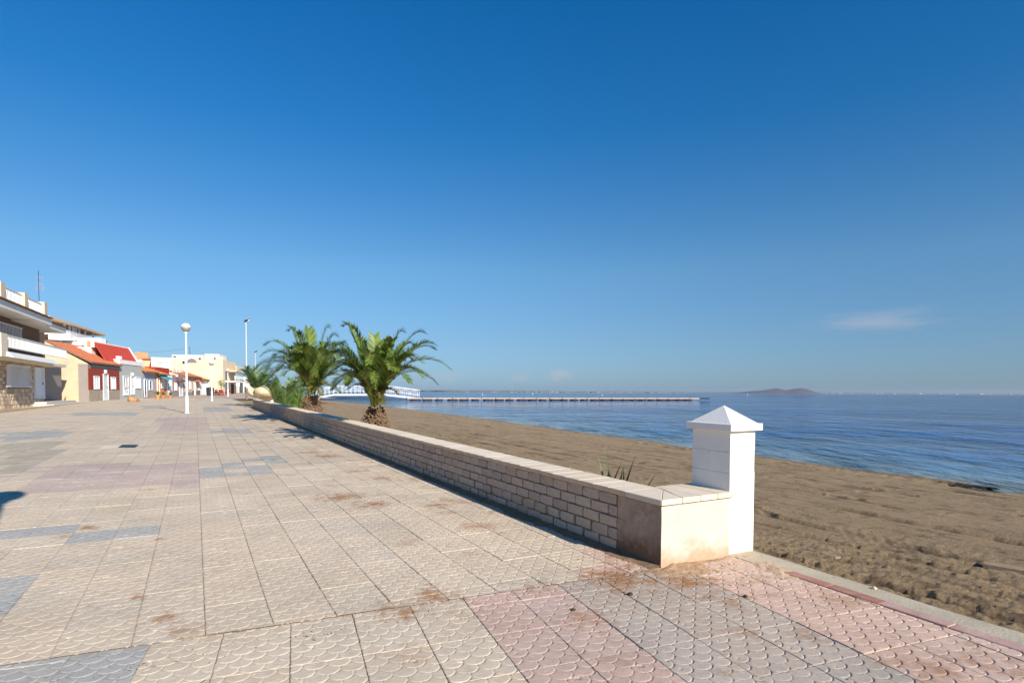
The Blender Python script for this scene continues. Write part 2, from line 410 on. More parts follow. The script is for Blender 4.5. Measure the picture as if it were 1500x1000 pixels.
def column_colour1(vk, p):
    # columns counted from the dark joint that meets the crack at (678,880)
    x, y = proj(*p)
    if vk < -1 or (vk == -1): 
        if x < 190 - (y-940)*.5 and y > 905: return BLUE
        if x < 330 and y < 1000 and x > 190 and y < 958 and False: return BLUE
        return BEIGE
    if vk in (0, 1): return PINK
    if vk in (2, 3, 4): return GREY
    return SALM
vref = uv1(pave(720, 934))[1]
kref = math.floor((vref-v0_1)/SW+.5)
for i in range(-60, 40):
    for j in range(-20, 16):
        u = u0_1+j*SL; v = v0_1+i*SW
        cu, cv = u+SL/2, v+SW/2
        p = W1(cu, cv); a, b_ = uv2(p)
        x, y = proj(p.x, p.y, p.z)
        if y < 0 or x < -500 or x > 2000 or y > 1600: continue
        ext = .34
        if cdist(p) > ext or kside(p) > .3: continue
        cands.append((p.length, 1, p, column_colour1(i-kref, p), cdist(p) > -ext, kside(p) > -.3))
for i in range(-200, 2):
    for j in range(-6, 150):
        u = u0_2+j*SL; v = v0_2+i*SW
        cu, cv = u+SL/2, v+SW/2
        if cv > .12: continue
        p = W2(cu, cv)
        if cdist(p) < -.34: continue
        if p.y > 75: continue
        x, y = proj(p.x, p.y, p.z)
        if y < 0 or x < -500 or x > 1100: continue
        cands.append((p.length, 2, p, None, cdist(p) < .34, False))
def inframe(p):
    x, y = proj(*p); return -30 < x < 1530 and y < 1030
cands.sort(key=lambda c: (not inframe(c[2]), c[0]))
near, rest = cands[:300], cands[300:]
def cut_slab(me, rz, p, planes):
    bm = bmesh.new(); bm.from_mesh(me); bm.transform(Matrix.Translation(p) @ Matrix.Rotation(rz, 4, 'Z'))
    for co, no in planes:
        bmesh.ops.bisect_plane(bm, geom=bm.verts[:]+bm.edges[:]+bm.faces[:], dist=1e-6, plane_co=co, plane_no=no, clear_outer=True)
    if len(bm.faces) < 4: bm.free(); return None
    bm.transform((Matrix.Translation(p) @ Matrix.Rotation(rz, 4, 'Z')).inverted())
    m2 = bpy.data.meshes.new('paving_slab_cut'); bm.to_mesh(m2); bm.free(); m2.materials.clear(); m2.materials.append(M_near); return m2
for d, sec, p, c, cutc, cutk in near:
    me = random.choice(SLABS); rz = -(A1 if sec == 1 else A2)
    if sec == 2: c = zone(*proj(*p))
    if cutc or cutk:
        pl = []
        if cutc: pl.append((CA+NC*(-.007 if sec == 1 else .006), NC if sec == 1 else -NC))
        if cutk: pl.append((K0-kn*.01, kn))
        me = cut_slab(me, rz, p, pl)
        if me is None: continue
    o = inst('paving_slab', me, pavement, p+Vector((0, 0, random.uniform(-.003, .002))), 0,
             rot=(math.atan(SLOPE)+random.gauss(0, .0018), random.gauss(0, .0018), rz+random.gauss(0, .0015)))
    o.color = jitter(c, .035)+(1,)
# the rest as one part
vs = []; fs = []; uvs = []; cols = []
for d, sec, p, c, cutc, cutk in rest:
    U, V = (U1, V1) if sec == 1 else (U2, V2)
    if sec == 2: c = zone(*proj(*p)) if p.y > 0 else BEIGE
    c = jitter(c, .03); g = .0045; n = len(vs); dz = random.uniform(-.002, .002)
    a0, a1, b0, b1 = -SL/2+.0015, SL/2-.0015, -SW/2+g, SW/2-g
    if sec == 1 and cutc:
        if cdist(p) > .05: continue
        a1 -= .15
    if sec == 2 and cutc:
        if cdist(p) < -.05: continue
        a0 += .15
    if cutk: b1 = min(b1, -kside(p)-.03)
    if b1-b0 < .03: continue
    for (a, b_) in ((a0, b0), (a0, b1), (a1, b1), (a1, b0)):
        q = p+U*a+V*b_; vs.append((q.x, q.y, pz(q.y)+dz)); 
    for (a, b_) in ((a0-.004, b0-.004), (a0-.004, b1+.004), (a1+.004, b1+.004), (a1+.004, b0-.004)):
        q = p+U*a+V*b_; vs.append((q.x, q.y, pz(q.y)-.012))
    L0 = [(b0+SW/2, a0+SL/2), (b1+SW/2, a0+SL/2), (b1+SW/2, a1+SL/2), (b0+SW/2, a1+SL/2)]
    fs.append((n, n+1, n+2, n+3)); uvs += L0; cols += [c]*4
    for k in range(4):
        k2 = (k+1) % 4; fs.append((n+k, n+4+k, n+4+k2, n+k2)); uvs += [(.0667, .05)]*4; cols += [c]*4
o = np_mesh('distant_slabs', np.array(vs), np.array(fs), M_far, pavement, False)
uvl = o.data.uv_layers.new(name='slab'); uvl.data.foreach_set('uv', np.array(uvs, dtype=np.float32).ravel())
ca = o.data.color_attributes.new('tone', 'FLOAT_COLOR', 'CORNER'); ca.data.foreach_set('color', np.array([tuple(c)+(1,) for c in cols], dtype=np.float32).ravel())
o['kind'] = 'stuff'

# bed: polygon under the slabs, from behind the camera to the wall and the kerb
mb = MB()
def gz(p, dz): return (p.x, p.y, pz(p.y)+dz)
kq0 = K0-kd*3.0; kq1 = K0+kd*14
mb.add([gz(W2(75,-95),-.009), gz(W2(75,.3),-.009), gz(W2(0,.3),-.009), gz(K0-kn*.0-kd*.3,-.009), gz(kq1,-.009), gz(Vector((-30,-14,0)),-.009), gz(Vector((-60,5,0)),-.009)],
       [(6,5,4,3,2,1,0)])
mb.build('slab_bed', M_grout, pavement)
M_farpave = mat('far_paving', (182,162,141), .9, .1, .35, .0, 3, tint=(160,150,142), tscale=.12, tamt=.5)
mb = MB()
mb.add([gz(W2(130,-60),-.004), gz(W2(130,12),-.004), gz(W2(70,12),-.004), gz(W2(70,-.0),-.004),gz(W2(40,0),-.03), gz(W2(70,-95),-.004)], [(0,1,2,3,5)])
o = mb.build('far_paving', M_farpave, pavement)

# kerb stones and the concrete strip between paving and sand
kerb = empty('kerb', K0, kind='structure')
M_kerb = [mat('red_kerb', (160,112,96), .85, .2, 8, .3, 60, tint=(180,150,130), tscale=5, tamt=.8), mat('pink_kerb', (176,142,132), .85, .15, 8, .3, 60, tint=(186,160,140), tscale=5, tamt=.8)]
k = 0; s = 0.0
for ln, mi in ((.42, 0), (.42, 0), (.45, 1), (.45, 1), (.45, 1), (.45,1), (.4, 0)):
    mb = MB(); w = .105
    a = K0+kd*(s+.004); b_ = K0+kd*(s+ln-.004)
    hz = random.uniform(.002, .008)
    ps = [a-kn*.003, b_-kn*.003, b_+kn*w, a+kn*w]
    mb.hexa([gz(q, -.08) for q in ps]+[gz(q, hz) for q in ps]); mb.build('kerb_stone', M_kerb[mi], kerb, bevel=.004)
    s += ln
M_conc = mat('worn_concrete', (178,166,144), .92, .15, 5, .5, 50, tint=(134,116,92), tscale=2.5, tamt=.6)
mb = MB(); n = 60
for i in range(n+1):
    t = -1.1+ (s+9+1.1)*i/n
    j = .02*(random.random()-.5); inn = .112 if 0 <= t <= s else -.0
    for (q, z) in ((inn, .0), (.2, .003), (.34+j, -.003), (.38+j*2, -.06)):
        P = K0+kd*t+kn*(q if t > 0 or q > .1 else q); mb.v.append(gz(P, z))
for i in range(n):
    for j in range(3):
        a = i*4+j; mb.f.append((a, a+1, a+5, a+4)); mb.mi.append(0)
mb.build('concrete_strip', M_conc, kerb)

# ------------------------------------------------------------------ sea, sand
SEA = -.45
SHORE_PX = [(1760,752),(1600,729),(1500,716),(1440,710),(1400,706),(1300,694),(1200,681.5),(1110,668.5),(1000,653.5),(900,640),(800,626.5),(700,612.5),(620,602),(560,594.5),(500,588.5),(470,586)]
SH = [atz(x, y, SEA) for x, y in SHORE_PX]
shu = np.array([uv2(p)[0] for p in SH]); shv = np.array([uv2(p)[1] for p in SH])
idx = np.argsort(shu); shu = shu[idx]; shv = shv[idx]
def shore_v(u): 
    s1 = (shv[-1]-shv[-2])/(shu[-1]-shu[-2]); s0 = (shv[1]-shv[0])/(shu[1]-shu[0])
    v = np.interp(u, shu, shv)
    v = np.where(u > shu[-1], shv[-1]+s1*.3*(u-shu[-1]), v); v = np.where(u < shu[0], shv[0]+s0*(u-shu[0]), v)
    return v
# polar sand sheet round the camera foot
NA, NR = 1050, 900
R0_, R1_ = 3.0, 220.0
th = np.linspace(R(-52), R(72), NA); rr = R0_*(R1_/R0_)**(np.linspace(0, 1, NR)**1.0)
TH, RRr = np.meshgrid(th, rr)
SX = RRr*np.sin(TH); SY = RRr*np.cos(TH)
su = (SX-CW.x)*U2.x+(SY-CW.y)*U2.y; sv = (SX-CW.x)*V2.x+(SY-CW.y)*V2.y
kdist = (SX-K0.x)*kn.x+(SY-K0.y)*kn.y
vedge = np.where(su > .5, .2, 0.35)
ve = sv-vedge
ke = kdist-.36
edge = np.where(su > .45, ve, np.minimum(np.maximum(ke, -5), 50))
blend = np.clip((su-.0)/1.0, 0, 1)
edge = np.where(su > 1.0, ve, np.where(su < 0, ke, blend*ve+(1-blend)*ke))
shw = shore_v(su)+.5*(fbm(su*.25, su*0, 3, 4)-.5)*2*.9
tt = np.clip((sv-.3)/np.maximum(shw-.3, 1), -1, 3)
z0 = SLOPE*np.minimum(SY, 60)-.035
prof = np.clip(tt, 0, None)
base = z0*(1-np.clip(prof, 0, 1)**1.15)+SEA*np.clip(prof, 0, 1)**1.15
base = np.where(prof > 1, SEA-(sv-shw)*.05-.0, base)
base = np.maximum(base, SEA-1.2)
# relief
edist = np.clip(edge, 0, None)
nearrough = np.clip(1-edist/5.5, 0, 1)*np.clip(1.2-su/6, 0, 1)
fine = (fbm(SX*14, SY*14, 2, 4, .6)-.5)*.026+(fbm(SX*30, SY*30, 5, 2)-.5)*.036
clod = np.clip(fbm(SX*17, SY*17, 15, 3, .6)-.57, 0, 1)*.12
lump = np.clip(fbm(SX*3.4, SY*3.4, 8, 5, .6)-.48, 0, 1)*.13
broad = (fbm(SX*.8, SY*.8, 12, 3)-.5)*.07
# raking lines that follow the beach
wv = sv/np.maximum(shw, 1)
lane = sv+.35*(fbm(su*.16, sv*.1, 40, 2)-.5)*2
trk = np.zeros_like(lane)
for L0_, w_, dpt, sd_ in ((1.7,.05,.04,1),(2.3,.05,.035,2),(3.4,.06,.05,3),(5.0,.07,.05,4),(6.0,.06,.04,5),(7.8,.08,.06,6),(9.6,.10,.05,7),(11.5,.10,.06,8),(4.2,.05,.03,9),(8.7,.06,.04,10),(2.8,.04,.03,11),(13.4,.1,.05,12)):
    q = np.exp(-((lane-L0_)/w_)**2); k = np.clip((fbm(su*.5, sv*.5, 60+sd_, 3)-.33)*4, 0, 1)
    chain = np.clip((vn(su*3.2, sv*0+sd_, 70+sd_)-.35)*3, 0, 1)
    dpt *= 1.1; w_ = w_; trk -= q*dpt*k*(.35+.65*chain); trk += np.exp(-((lane-L0_-w_*1.7)/w_)**2)*dpt*.35*k
    rows = (fbm(su*2.2, lane*9, 21, 3)-.5)*.030
rip = (fbm(su*1.3, sv*7, 23, 3)-.5)*.022
tyre = .6*np.sin((su*1.0+.3*np.sin(sv*3))*2*math.pi/.16)*.010*np.clip((fbm(SX*.9, SY*.9, 33, 2)-.52)*9, 0, 1)*nearrough
foot = np.zeros_like(base)
rf = np.random.default_rng(5)
for k in range(520):
    fu = rf.uniform(-9, 22)**1.0; fv = rf.uniform(.8, 15)
    fx = CW.x+U2.x*fu+V2.x*fv; fy = CW.y+U2.y*fu+V2.y*fv
    rr_ = math.hypot(fx, fy)
    if rr_ < 3.4 or rr_ > 28: continue
    ang = math.atan2(fx, fy); ia = int((ang-th[0])/(th[1]-th[0])); ir = int(math.log(rr_/R0_)/math.log(R1_/R0_)*(NR-1))
    if not (25 < ia < NA-25 and 12 < ir < NR-12): continue
    wa = max(4, int(.4/rr_/(th[1]-th[0]))); wr = max(3, int(.4/rr_/(math.log(R1_/R0_)/(NR-1))))
    sl = (slice(max(ir-wr,0), ir+wr), slice(max(ia-wa,0), ia+wa))
    dx = SX[sl]-fx; dy = SY[sl]-fy; al = rf.uniform(0, 3.14); a = dx*math.cos(al)+dy*math.sin(al); b_ = -dx*math.sin(al)+dy*math.cos(al)
    e = (a/rf.uniform(.09, .17))**2+(b_/rf.uniform(.05, .09))**2
    foot[sl] += -np.exp(-e)*rf.uniform(.015, .04)+np.exp(-((np.sqrt(e)-1.6)/.5)**2)*.012
trk = trk*1.25
amp = np.clip(edist/.25, 0, 1)*np.clip((1.02-tt)/.04, 0, 1)
smooth = np.clip((sv-1.0)/3, 0, 1)*np.clip((14-su)/12, 0, 1)
calm = .35+.65*np.clip((fbm(SX*.35, SY*.35, 90, 3)-.42)*6, 0, 1)
relief = clod*(.10+.55*nearrough)*calm+fine*(.30+.95*nearrough)*calm+lump*(.08+.42*nearrough)+broad*(.4)+trk+rip*.8+rows*.6*np.clip(1-nearrough, 0, 1)+tyre+foot
Zs = base+amp*relief+np.clip(edist, 0, .35)*.02
# the band of seaweed and crust at the waterline
Zs += np.where((tt > .86) & (tt < 1.0), (fbm(SX*5, SY*5, 55, 4)-.45)*.06*np.clip(1-np.abs(tt-.93)/.07, 0, 1)*2, 0)
pd = atz(1500, 719, SEA); Zs -= .16*np.exp(-(((SX-pd.x)/1.1)**2+((SY-pd.y)/.7)**2)**2)
# keep below paving
Zs = np.where(edge < 0, np.minimum(SLOPE*SY-.16, Zs), Zs)
Zs = np.where((edge < .06) & (edge >= 0), np.minimum(Zs, SLOPE*SY-.03), Zs)
co = np.stack([SX, SY, Zs], -1).reshape(-1, 3)
i = np.arange(NR-1)[:, None]*NA+np.arange(NA-1)[None, :]
ok = (edge[:-1, :-1] > -.45) & (tt[:-1, :-1] < 2.2)
q = np.stack([i, i+1, i+NA+1, i+NA], -1)[ok]
used = np.unique(q); remap = np.zeros(len(co), dtype=np.int64); remap[used] = np.arange(len(used))
def sand_material():
    m = bpy.data.materials.new('beach_sand'); m.use_nodes = True; nt = m.node_tree; N = nt.nodes; L = nt.links
    b = N['Principled BSDF']; b.inputs['Specular IOR Level'].default_value = .2; b.inputs['Roughness'].default_value = .92
    g = N.new('ShaderNodeNewGeometry')
    def noise(sc, det=6, ro=.6):
        n = N.new('ShaderNodeTexNoise'); n.inputs['Scale'].default_value = sc; n.inputs['Detail'].default_value = det; n.inputs['Roughness'].default_value = ro
        L.new(g.outputs['Position'], n.inputs['Vector']); return n.outputs['Fac']
    def ramp(f, pts):
        n = N.new('ShaderNodeValToRGB'); L.new(f, n.inputs[0]); e = n.color_ramp.elements
        e[0].position, e[0].color = pts[0][0], lin(pts[0][1])+(1,); e[1].position, e[1].color = pts[-1][0], lin(pts[-1][1])+(1,)
        for p, c in pts[1:-1]: x = e.new(p); x.color = lin(c)+(1,)
        return n.outputs[0]
    c = ramp(noise(1.2, 8, .65), [(.3, (152,130,100)), (.5, (172,148,114)), (.7, (184,158,122))])
    c2 = ramp(noise(38, 6, .75), [(.36, (84,66,48)), (.44, (160,136,104)), (.62, (180,154,120)), (.70, (214,190,156))])
    mx = N.new('ShaderNodeMixRGB'); mx.inputs[0].default_value = .62; L.new(c, mx.inputs[1]); L.new(c2, mx.inputs[2])
    # wet, darker sand right at the water (height above the sea)
    sp = N.new('ShaderNodeSeparateXYZ'); L.new(g.outputs['Position'], sp.inputs[0])
    ad = N.new('ShaderNodeMath'); ad.operation = 'MULTIPLY_ADD'; L.new(noise(2.2, 5), ad.inputs[0]); ad.inputs[1].default_value = .10; L.new(sp.outputs[2], ad.inputs[2])
    mr = N.new('ShaderNodeMapRange'); L.new(ad.outputs[0], mr.inputs['Value']); mr.inputs['From Min'].default_value = SEA+.05; mr.inputs['From Max'].default_value = SEA+.11
    mr.inputs['To Min'].default_value = .55; mr.inputs['To Max'].default_value = 0
    cx = N.new('ShaderNodeCombineXYZ')
    for k_, (vec, sc_) in enumerate(((U2, 1.1), (V2, 10.0))):
        dv = N.new('ShaderNodeVectorMath'); dv.operation = 'DOT_PRODUCT'; L.new(g.outputs['Position'], dv.inputs[0]); dv.inputs[1].default_value = vec*sc_; L.new(dv.outputs['Value'], cx.inputs[k_])
    ns = N.new('ShaderNodeTexNoise'); ns.inputs['Scale'].default_value = 1; ns.inputs['Detail'].default_value = 7; ns.inputs['Roughness'].default_value = .7; L.new(cx.outputs[0], ns.inputs['Vector'])
    ms = N.new('ShaderNodeMapRange'); L.new(ns.outputs['Fac'], ms.inputs['Value']); ms.inputs['From Min'].default_value = .55; ms.inputs['From Max'].default_value = .66; ms.inputs['To Max'].default_value = .55
    mk = N.new('ShaderNodeMixRGB'); L.new(ms.outputs[0], mk.inputs[0]); L.new(mx.outputs[0], mk.inputs[1]); mk.inputs[2].default_value = lin((112,92,68))+(1,)
    mx = mk
    da = N.new('ShaderNodeAttribute'); da.attribute_name = 'damp'
    dm = N.new('ShaderNodeMath'); dm.operation = 'MULTIPLY'; L.new(da.outputs['Fac'], dm.inputs[0]); dm.inputs[1].default_value = .72
    md = N.new('ShaderNodeMixRGB'); L.new(dm.outputs[0], md.inputs[0]); L.new(mx.outputs[0], md.inputs[1]); md.inputs[2].default_value = lin((84,66,50))+(1,)
    mx = md
    m3 = N.new('ShaderNodeMixRGB'); L.new(mr.outputs[0], m3.inputs[0]); L.new(mx.outputs[0], m3.inputs[1]); m3.inputs[2].default_value = lin((88,72,56))+(1,)
    L.new(m3.outputs[0], b.inputs['Base Color'])
    bp = N.new('ShaderNodeBump'); bp.inputs['Strength'].default_value = 1; bp.inputs['Distance'].default_value = .07; L.new(noise(22, 10, .78), bp.inputs['Height']); L.new(bp.outputs[0], b.inputs['Normal'])
    return m
M_sand = sand_material()
beach = np_mesh('beach', co[used], remap[q], M_sand)
dk = -trk/.05*np.clip(fbm(SX*4, SY*4, 81, 3)*2.2-.5, 0, 1)+np.clip(-foot/.03, 0, 1)*.6
dk += np.clip((fbm(su*1.1, sv*8, 83, 4)-.60)*9, 0, 1)*.75*np.clip((fbm(su*.3, sv*.4, 85, 2)-.35)*4, 0, 1)
dk += np.clip((fbm(SX*6, SY*6, 84, 4)-.60)*8, 0, 1)*.55
dka = beach.data.attributes.new('damp', 'FLOAT', 'POINT'); dka.data.foreach_set('value', np.clip(dk, 0, 1).astype(np.float32).ravel()[used])
tag(beach, kind='structure')
# helper: height of the sand
def sand_z(x, y):
    r_ = math.hypot(x, y); a = math.atan2(x, y)
    ia = int(round((a-th[0])/(th[1]-th[0]))); ir = int(round(math.log(r_/R0_)/math.log(R1_/R0_)*(NR-1)))
    return float(Zs[min(max(ir,0),NR-1), min(max(ia,0),NA-1)])
# seabed / ground everywhere below
mb = MB(); mb.add([(-30000,-30000,-3.2),(30000,-30000,-3.2),(30000,30000,-3.2),(-30000,30000,-3.2)], [(0,1,2,3)])
tag(mb.build('ground', mat('seabed', (70,62,50), .95, .1, 1, 0), None), kind='structure')

def water_material():
    m = bpy.data.materials.new('sea_water'); m.use_nodes = True; nt = m.node_tree; N = nt.nodes; L = nt.links
    b = N['Principled BSDF']; b.inputs['Roughness'].default_value = .05; b.inputs['IOR'].default_value = 1.33; b.inputs['Specular IOR Level'].default_value = .22
    g = N.new('ShaderNodeNewGeometry')
    def mp(sx, sy, rz=0):
        n = N.new('ShaderNodeMapping'); L.new(g.outputs['Position'], n.inputs[0]); n.inputs['Scale'].default_value = (sx, sy, 1); n.inputs['Rotation'].default_value = (0, 0, rz); return n.outputs[0]
    def noise(v, sc, det, ro=.6):
        n = N.new('ShaderNodeTexNoise'); n.inputs['Scale'].default_value = sc; n.inputs['Detail'].default_value = det; n.inputs['Roughness'].default_value = ro; L.new(v, n.inputs['Vector']); return n.outputs['Fac']
    def mth(op, a, b_):
        n = N.new('ShaderNodeMath'); n.operation = op
        for i, x in enumerate((a, b_)):
            if isinstance(x, (int, float)): n.inputs[i].default_value = x
            else: L.new(x, n.inputs[i])
        return n.outputs[0]
    # ruffled and smoother lanes
    lanes = N.new('ShaderNodeMapRange'); L.new(noise(mp(.010, .05, .05), 1.0, 5, .6), lanes.inputs['Value'])
    lanes.inputs['From Min'].default_value = .40; lanes.inputs['From Max'].default_value = .60; lanes.inputs['To Min'].default_value = .75; lanes.inputs['To Max'].default_value = 1.15
    w1 = noise(mp(1.15, .42, .05), 1.0, 5, .6); w2 = noise(mp(3.0, 1.6, -.1), 1.0, 3, .6); w3 = noise(mp(.16, .06, .05), 1.0, 5, .62)
    h = mth('ADD', mth('MULTIPLY', w1, .38), mth('ADD', mth('MULTIPLY', w2, .09), mth('MULTIPLY', w3, 1.2)))
    h = mth('MULTIPLY', h, lanes.outputs[0])
    bp = N.new('ShaderNodeBump'); bp.inputs['Strength'].default_value = 1.0; bp.inputs['Distance'].default_value = 1.2
    L.new(h, bp.inputs['Height']); L.new(bp.outputs[0], b.inputs['Normal'])
    at = N.new('ShaderNodeAttribute'); at.attribute_name = 'depth'
    r = N.new('ShaderNodeValToRGB'); L.new(at.outputs['Fac'], r.inputs[0]); e = r.color_ramp.elements
    e[0].position = 0; e[0].color = lin((112,120,112))+(1,); e[1].position = 1; e[1].color = lin((4,64,120))+(1,)
    x = e.new(.10); x.color = lin((66,102,128))+(1,); x = e.new(.35); x.color = lin((20,72,120))+(1,)
    mx = N.new('ShaderNodeVectorMath'); mx.operation = 'SCALE'; L.new(r.outputs[0], mx.inputs[0])
    vr = N.new('ShaderNodeMapRange'); L.new(mth('ADD', mth('MULTIPLY', w1, .6), mth('MULTIPLY', w3, .4)), vr.inputs['Value']); vr.inputs['From Min'].default_value = .42; vr.inputs['From Max'].default_value = .60; vr.inputs['To Min'].default_value = .38; vr.inputs['To Max'].default_value = 1.75  # light and dark faces of the ripples, painted into the water's base colour
    L.new(vr.outputs[0], mx.inputs['Scale'])
    L.new(mx.outputs[0], b.inputs['Base Color'])
    return m
M_sea = water_material()
NA2, NR2 = 260, 200
th2 = np.linspace(R(-100), R(100), NA2); r2 = 8*(30000/8)**np.linspace(0, 1, NR2)
T2, R2 = np.meshgrid(th2, r2); X2 = R2*np.sin(T2); Y2 = R2*np.cos(T2)
uu = (X2-CW.x)*U2.x+(Y2-CW.y)*U2.y; vv_ = (X2-CW.x)*V2.x+(Y2-CW.y)*V2.y
dep = vv_-shore_v(uu)
i = np.arange(NR2-1)[:, None]*NA2+np.arange(NA2-1)[None, :]
ok = (dep[:-1, :-1] > -6) | (R2[:-1, :-1] > 2500)
q = np.stack([i, i+1, i+NA2+1, i+NA2], -1)[ok]
o = np_mesh('sea', np.stack([X2, Y2, X2*0+SEA], -1).reshape(-1, 3), q, M_sea); tag(o, kind='structure')
fa = o.data.attributes.new('depth', 'FLOAT', 'POINT'); fa.data.foreach_set('value', np.clip(dep/26, 0, 1).astype(np.float32).ravel()[:len(o.data.vertices)])

# ------------------------------------------------------------------ low brick wall with coping
WL = uv2(pave(358, 597))[0]; WT = .36; WH = .555
wall = empty('low_brick_wall', W2(0, 0), 'long low wall of pale bricks with stone coping, running along the promenade above the beach', 'wall')
M_brick = [mat('pale_brick_%d' % k, c, .9, .16, 9, .5, 70, tint=(132,112,92), tscale=4, tamt=.6) for k, c in enumerate([(192,169,147),(185,162,140),(197,174,152),(180,158,138),(190,168,150)])]
M_mort = mat('dark_mortar', (142,120,98), .95, .25, 8, .6, 80)
M_cope = [mat('coping_stone_%d' % k, c, .85, .07, 5, .25, 50, tint=(190,160,126), tscale=2, tamt=.35) for k, c in enumerate([(214,198,174), (217,201,178), (211,194,169)])]
M_cope_edge = mat('coping_nosing', (206,176,146), .85, .12, 8, .3, 50)
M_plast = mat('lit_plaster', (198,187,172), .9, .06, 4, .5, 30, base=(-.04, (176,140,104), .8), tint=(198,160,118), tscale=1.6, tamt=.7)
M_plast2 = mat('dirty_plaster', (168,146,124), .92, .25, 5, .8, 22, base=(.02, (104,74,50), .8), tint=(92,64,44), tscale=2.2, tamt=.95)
def slab_box(u0, u1, v0, v1, z0, z1, mb=None):
    mb = mb or MB(); P = [(u0,v0),(u0,v1),(u1,v1),(u1,v0)]
    mb.hexa([W2(u, v, z0) for u, v in P]+[W2(u, v, z1) for u, v in P]); return mb
slab_box(.02, WL, .02, WT, -.3, WH).build('wall_core', M_mort, wall)
# rendered end: dirty towards the promenade
def noisy_face(name, u0, u1, v0, v1, z0, z1, nu, nz, m, parent, amp=.006, seed=0, lines=None, edgefade=True):
    # vertical sheet from (u0,v0) to (u1,v1), proud of the core
    S, T = np.meshgrid(np.linspace(0, 1, nu), np.linspace(0, 1, nz))
    d = Vector((u1-u0, v1-v0)); nrm = (d.y, -d.x); ln = d.length; nrm = (nrm[0]/ln, nrm[1]/ln)
    if name == 'dirty_plaster': nrm = (0, -1)
    else: nrm = (-1, 0)
    h = (fbm(S*ln*9, T*(z1-z0)*9, seed, 4)-.5)*2*amp
    if lines is not None: h = h+lines(S*ln, T*(z1-z0))
    if edgefade: h = h*np.clip(np.minimum(1-S, 1.0)/.04, 0, 1)
    co = []
    for s_, t_, hh in zip(S.ravel(), T.ravel(), h.ravel()):
        co.append(W2(u0+(u1-u0)*s_+nrm[0]*hh, v0+(v1-v0)*s_+nrm[1]*hh, z0+(z1-z0)*t_))
    off = wloc(parent); co = np.array([tuple(c-off) for c in co])
    i = np.arange(nz-1)[:, None]*nu+np.arange(nu-1)[None, :]
    q = np.stack([i, i+1, i+nu+1, i+nu], -1).reshape(-1, 4)
    o = np_mesh(name, co, q, m, parent); return o
def bl(s, t):    # ghost of the bricks under the render
    r = np.floor(t/.111); x = np.mod(s+.14*np.mod(r, 2)-.03, .285)
    d = np.minimum(np.minimum(np.mod(t, .111), .111-np.mod(t, .111)), np.minimum(x, .285-x))
    k = np.clip((fbm(s*5, t*5, 77, 3)-.40)*5, 0, 1)*np.clip((s-.08)/.15, 0, 1)
    return -np.clip(1-d/.008, 0, 1)*.009*k
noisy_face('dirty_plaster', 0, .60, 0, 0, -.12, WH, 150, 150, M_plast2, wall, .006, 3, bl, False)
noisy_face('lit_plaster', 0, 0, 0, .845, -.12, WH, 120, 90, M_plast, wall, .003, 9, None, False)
# return towards the beach
slab_box(.004, .50, WT, .84, -.3, WH).build('return_core', M_plast, wall)
# bricks
def brick_mesh(seed):
    rs = random.Random(seed); bm = bmesh.new(); bmesh.ops.create_cube(bm, size=1)
    for v in bm.verts:
        v.co.x *= .268; v.co.y *= .07; v.co.z *= .100
    bmesh.ops.subdivide_edges(bm, edges=bm.edges[:], cuts=1, use_grid_fill=True)
    for v in bm.verts:
        v.co += Vector((rs.gauss(0, .0028), rs.gauss(0, .0025), rs.gauss(0, .0022)))
        if abs(v.co.x) > .12 and abs(v.co.z) > .04 and v.co.y < 0: v.co.y += .006; v.co.x *= .975; v.co.z *= .95
    me = bpy.data.meshes.new('brick_base'); bm.to_mesh(me); bm.free(); return me
BR = []
for k in range(10):
    me = brick_mesh(k); me.materials.append(M_brick[k % 5]); BR.append(me)
random.seed(21)
CH = .111; BL_ = .285; bricks = []
for r_ in range(6):
    z = WH-.005-CH*(r_+.5)
    u = .60+(.14 if r_ % 2 else 0)
    if r_ % 2: bricks.append((.60+.066, z, r_+100))
    while u+BL_ < WL:
        bricks.append((u+BL_/2, z, r_)); u += BL_
bricks.sort()
rest = MB()
for k, (u, z, r_) in enumerate(bricks):
    me = random.choice(BR); dv = random.uniform(-.004, .004); half = r_ >= 100; r_ %= 100; low = r_ >= 3
    if low: dv += random.uniform(-.003, .012)
    loc = W2(u, .028+dv, z); du = random.uniform(-.005, .005) if not low else random.uniform(-.014, .014)
    rz = -A2+math.pi/2+math.pi + random.gauss(0, .012 if not low else .035)
    if k < 300:
        inst('brick', me, wall, loc+U2*du, rot=(random.gauss(0, .02), random.gauss(0, .01 if not low else .03), rz+0), scale=(.48 if half else random.uniform(.97, 1.0) if not low else random.uniform(.88, .99), 1, random.uniform(.95, 1.02)))
    else:
        # local x axis of a brick runs along the wall
        P = []
        hw, hh = .134, .05
        cc = random.randrange(5)
        for (a, b_, c_) in ((-1,-1,-1),(1,-1,-1),(1,1,-1),(-1,1,-1),(-1,-1,1),(1,-1,1),(1,1,1),(-1,1,1)):
            P.append(W2(u+a*hw, .028+dv+b_*.035, z+c_*hh))
        rest.hexa(P, cc)
o = rest.build('distant_bricks', M_brick, wall); o['kind'] = 'stuff'
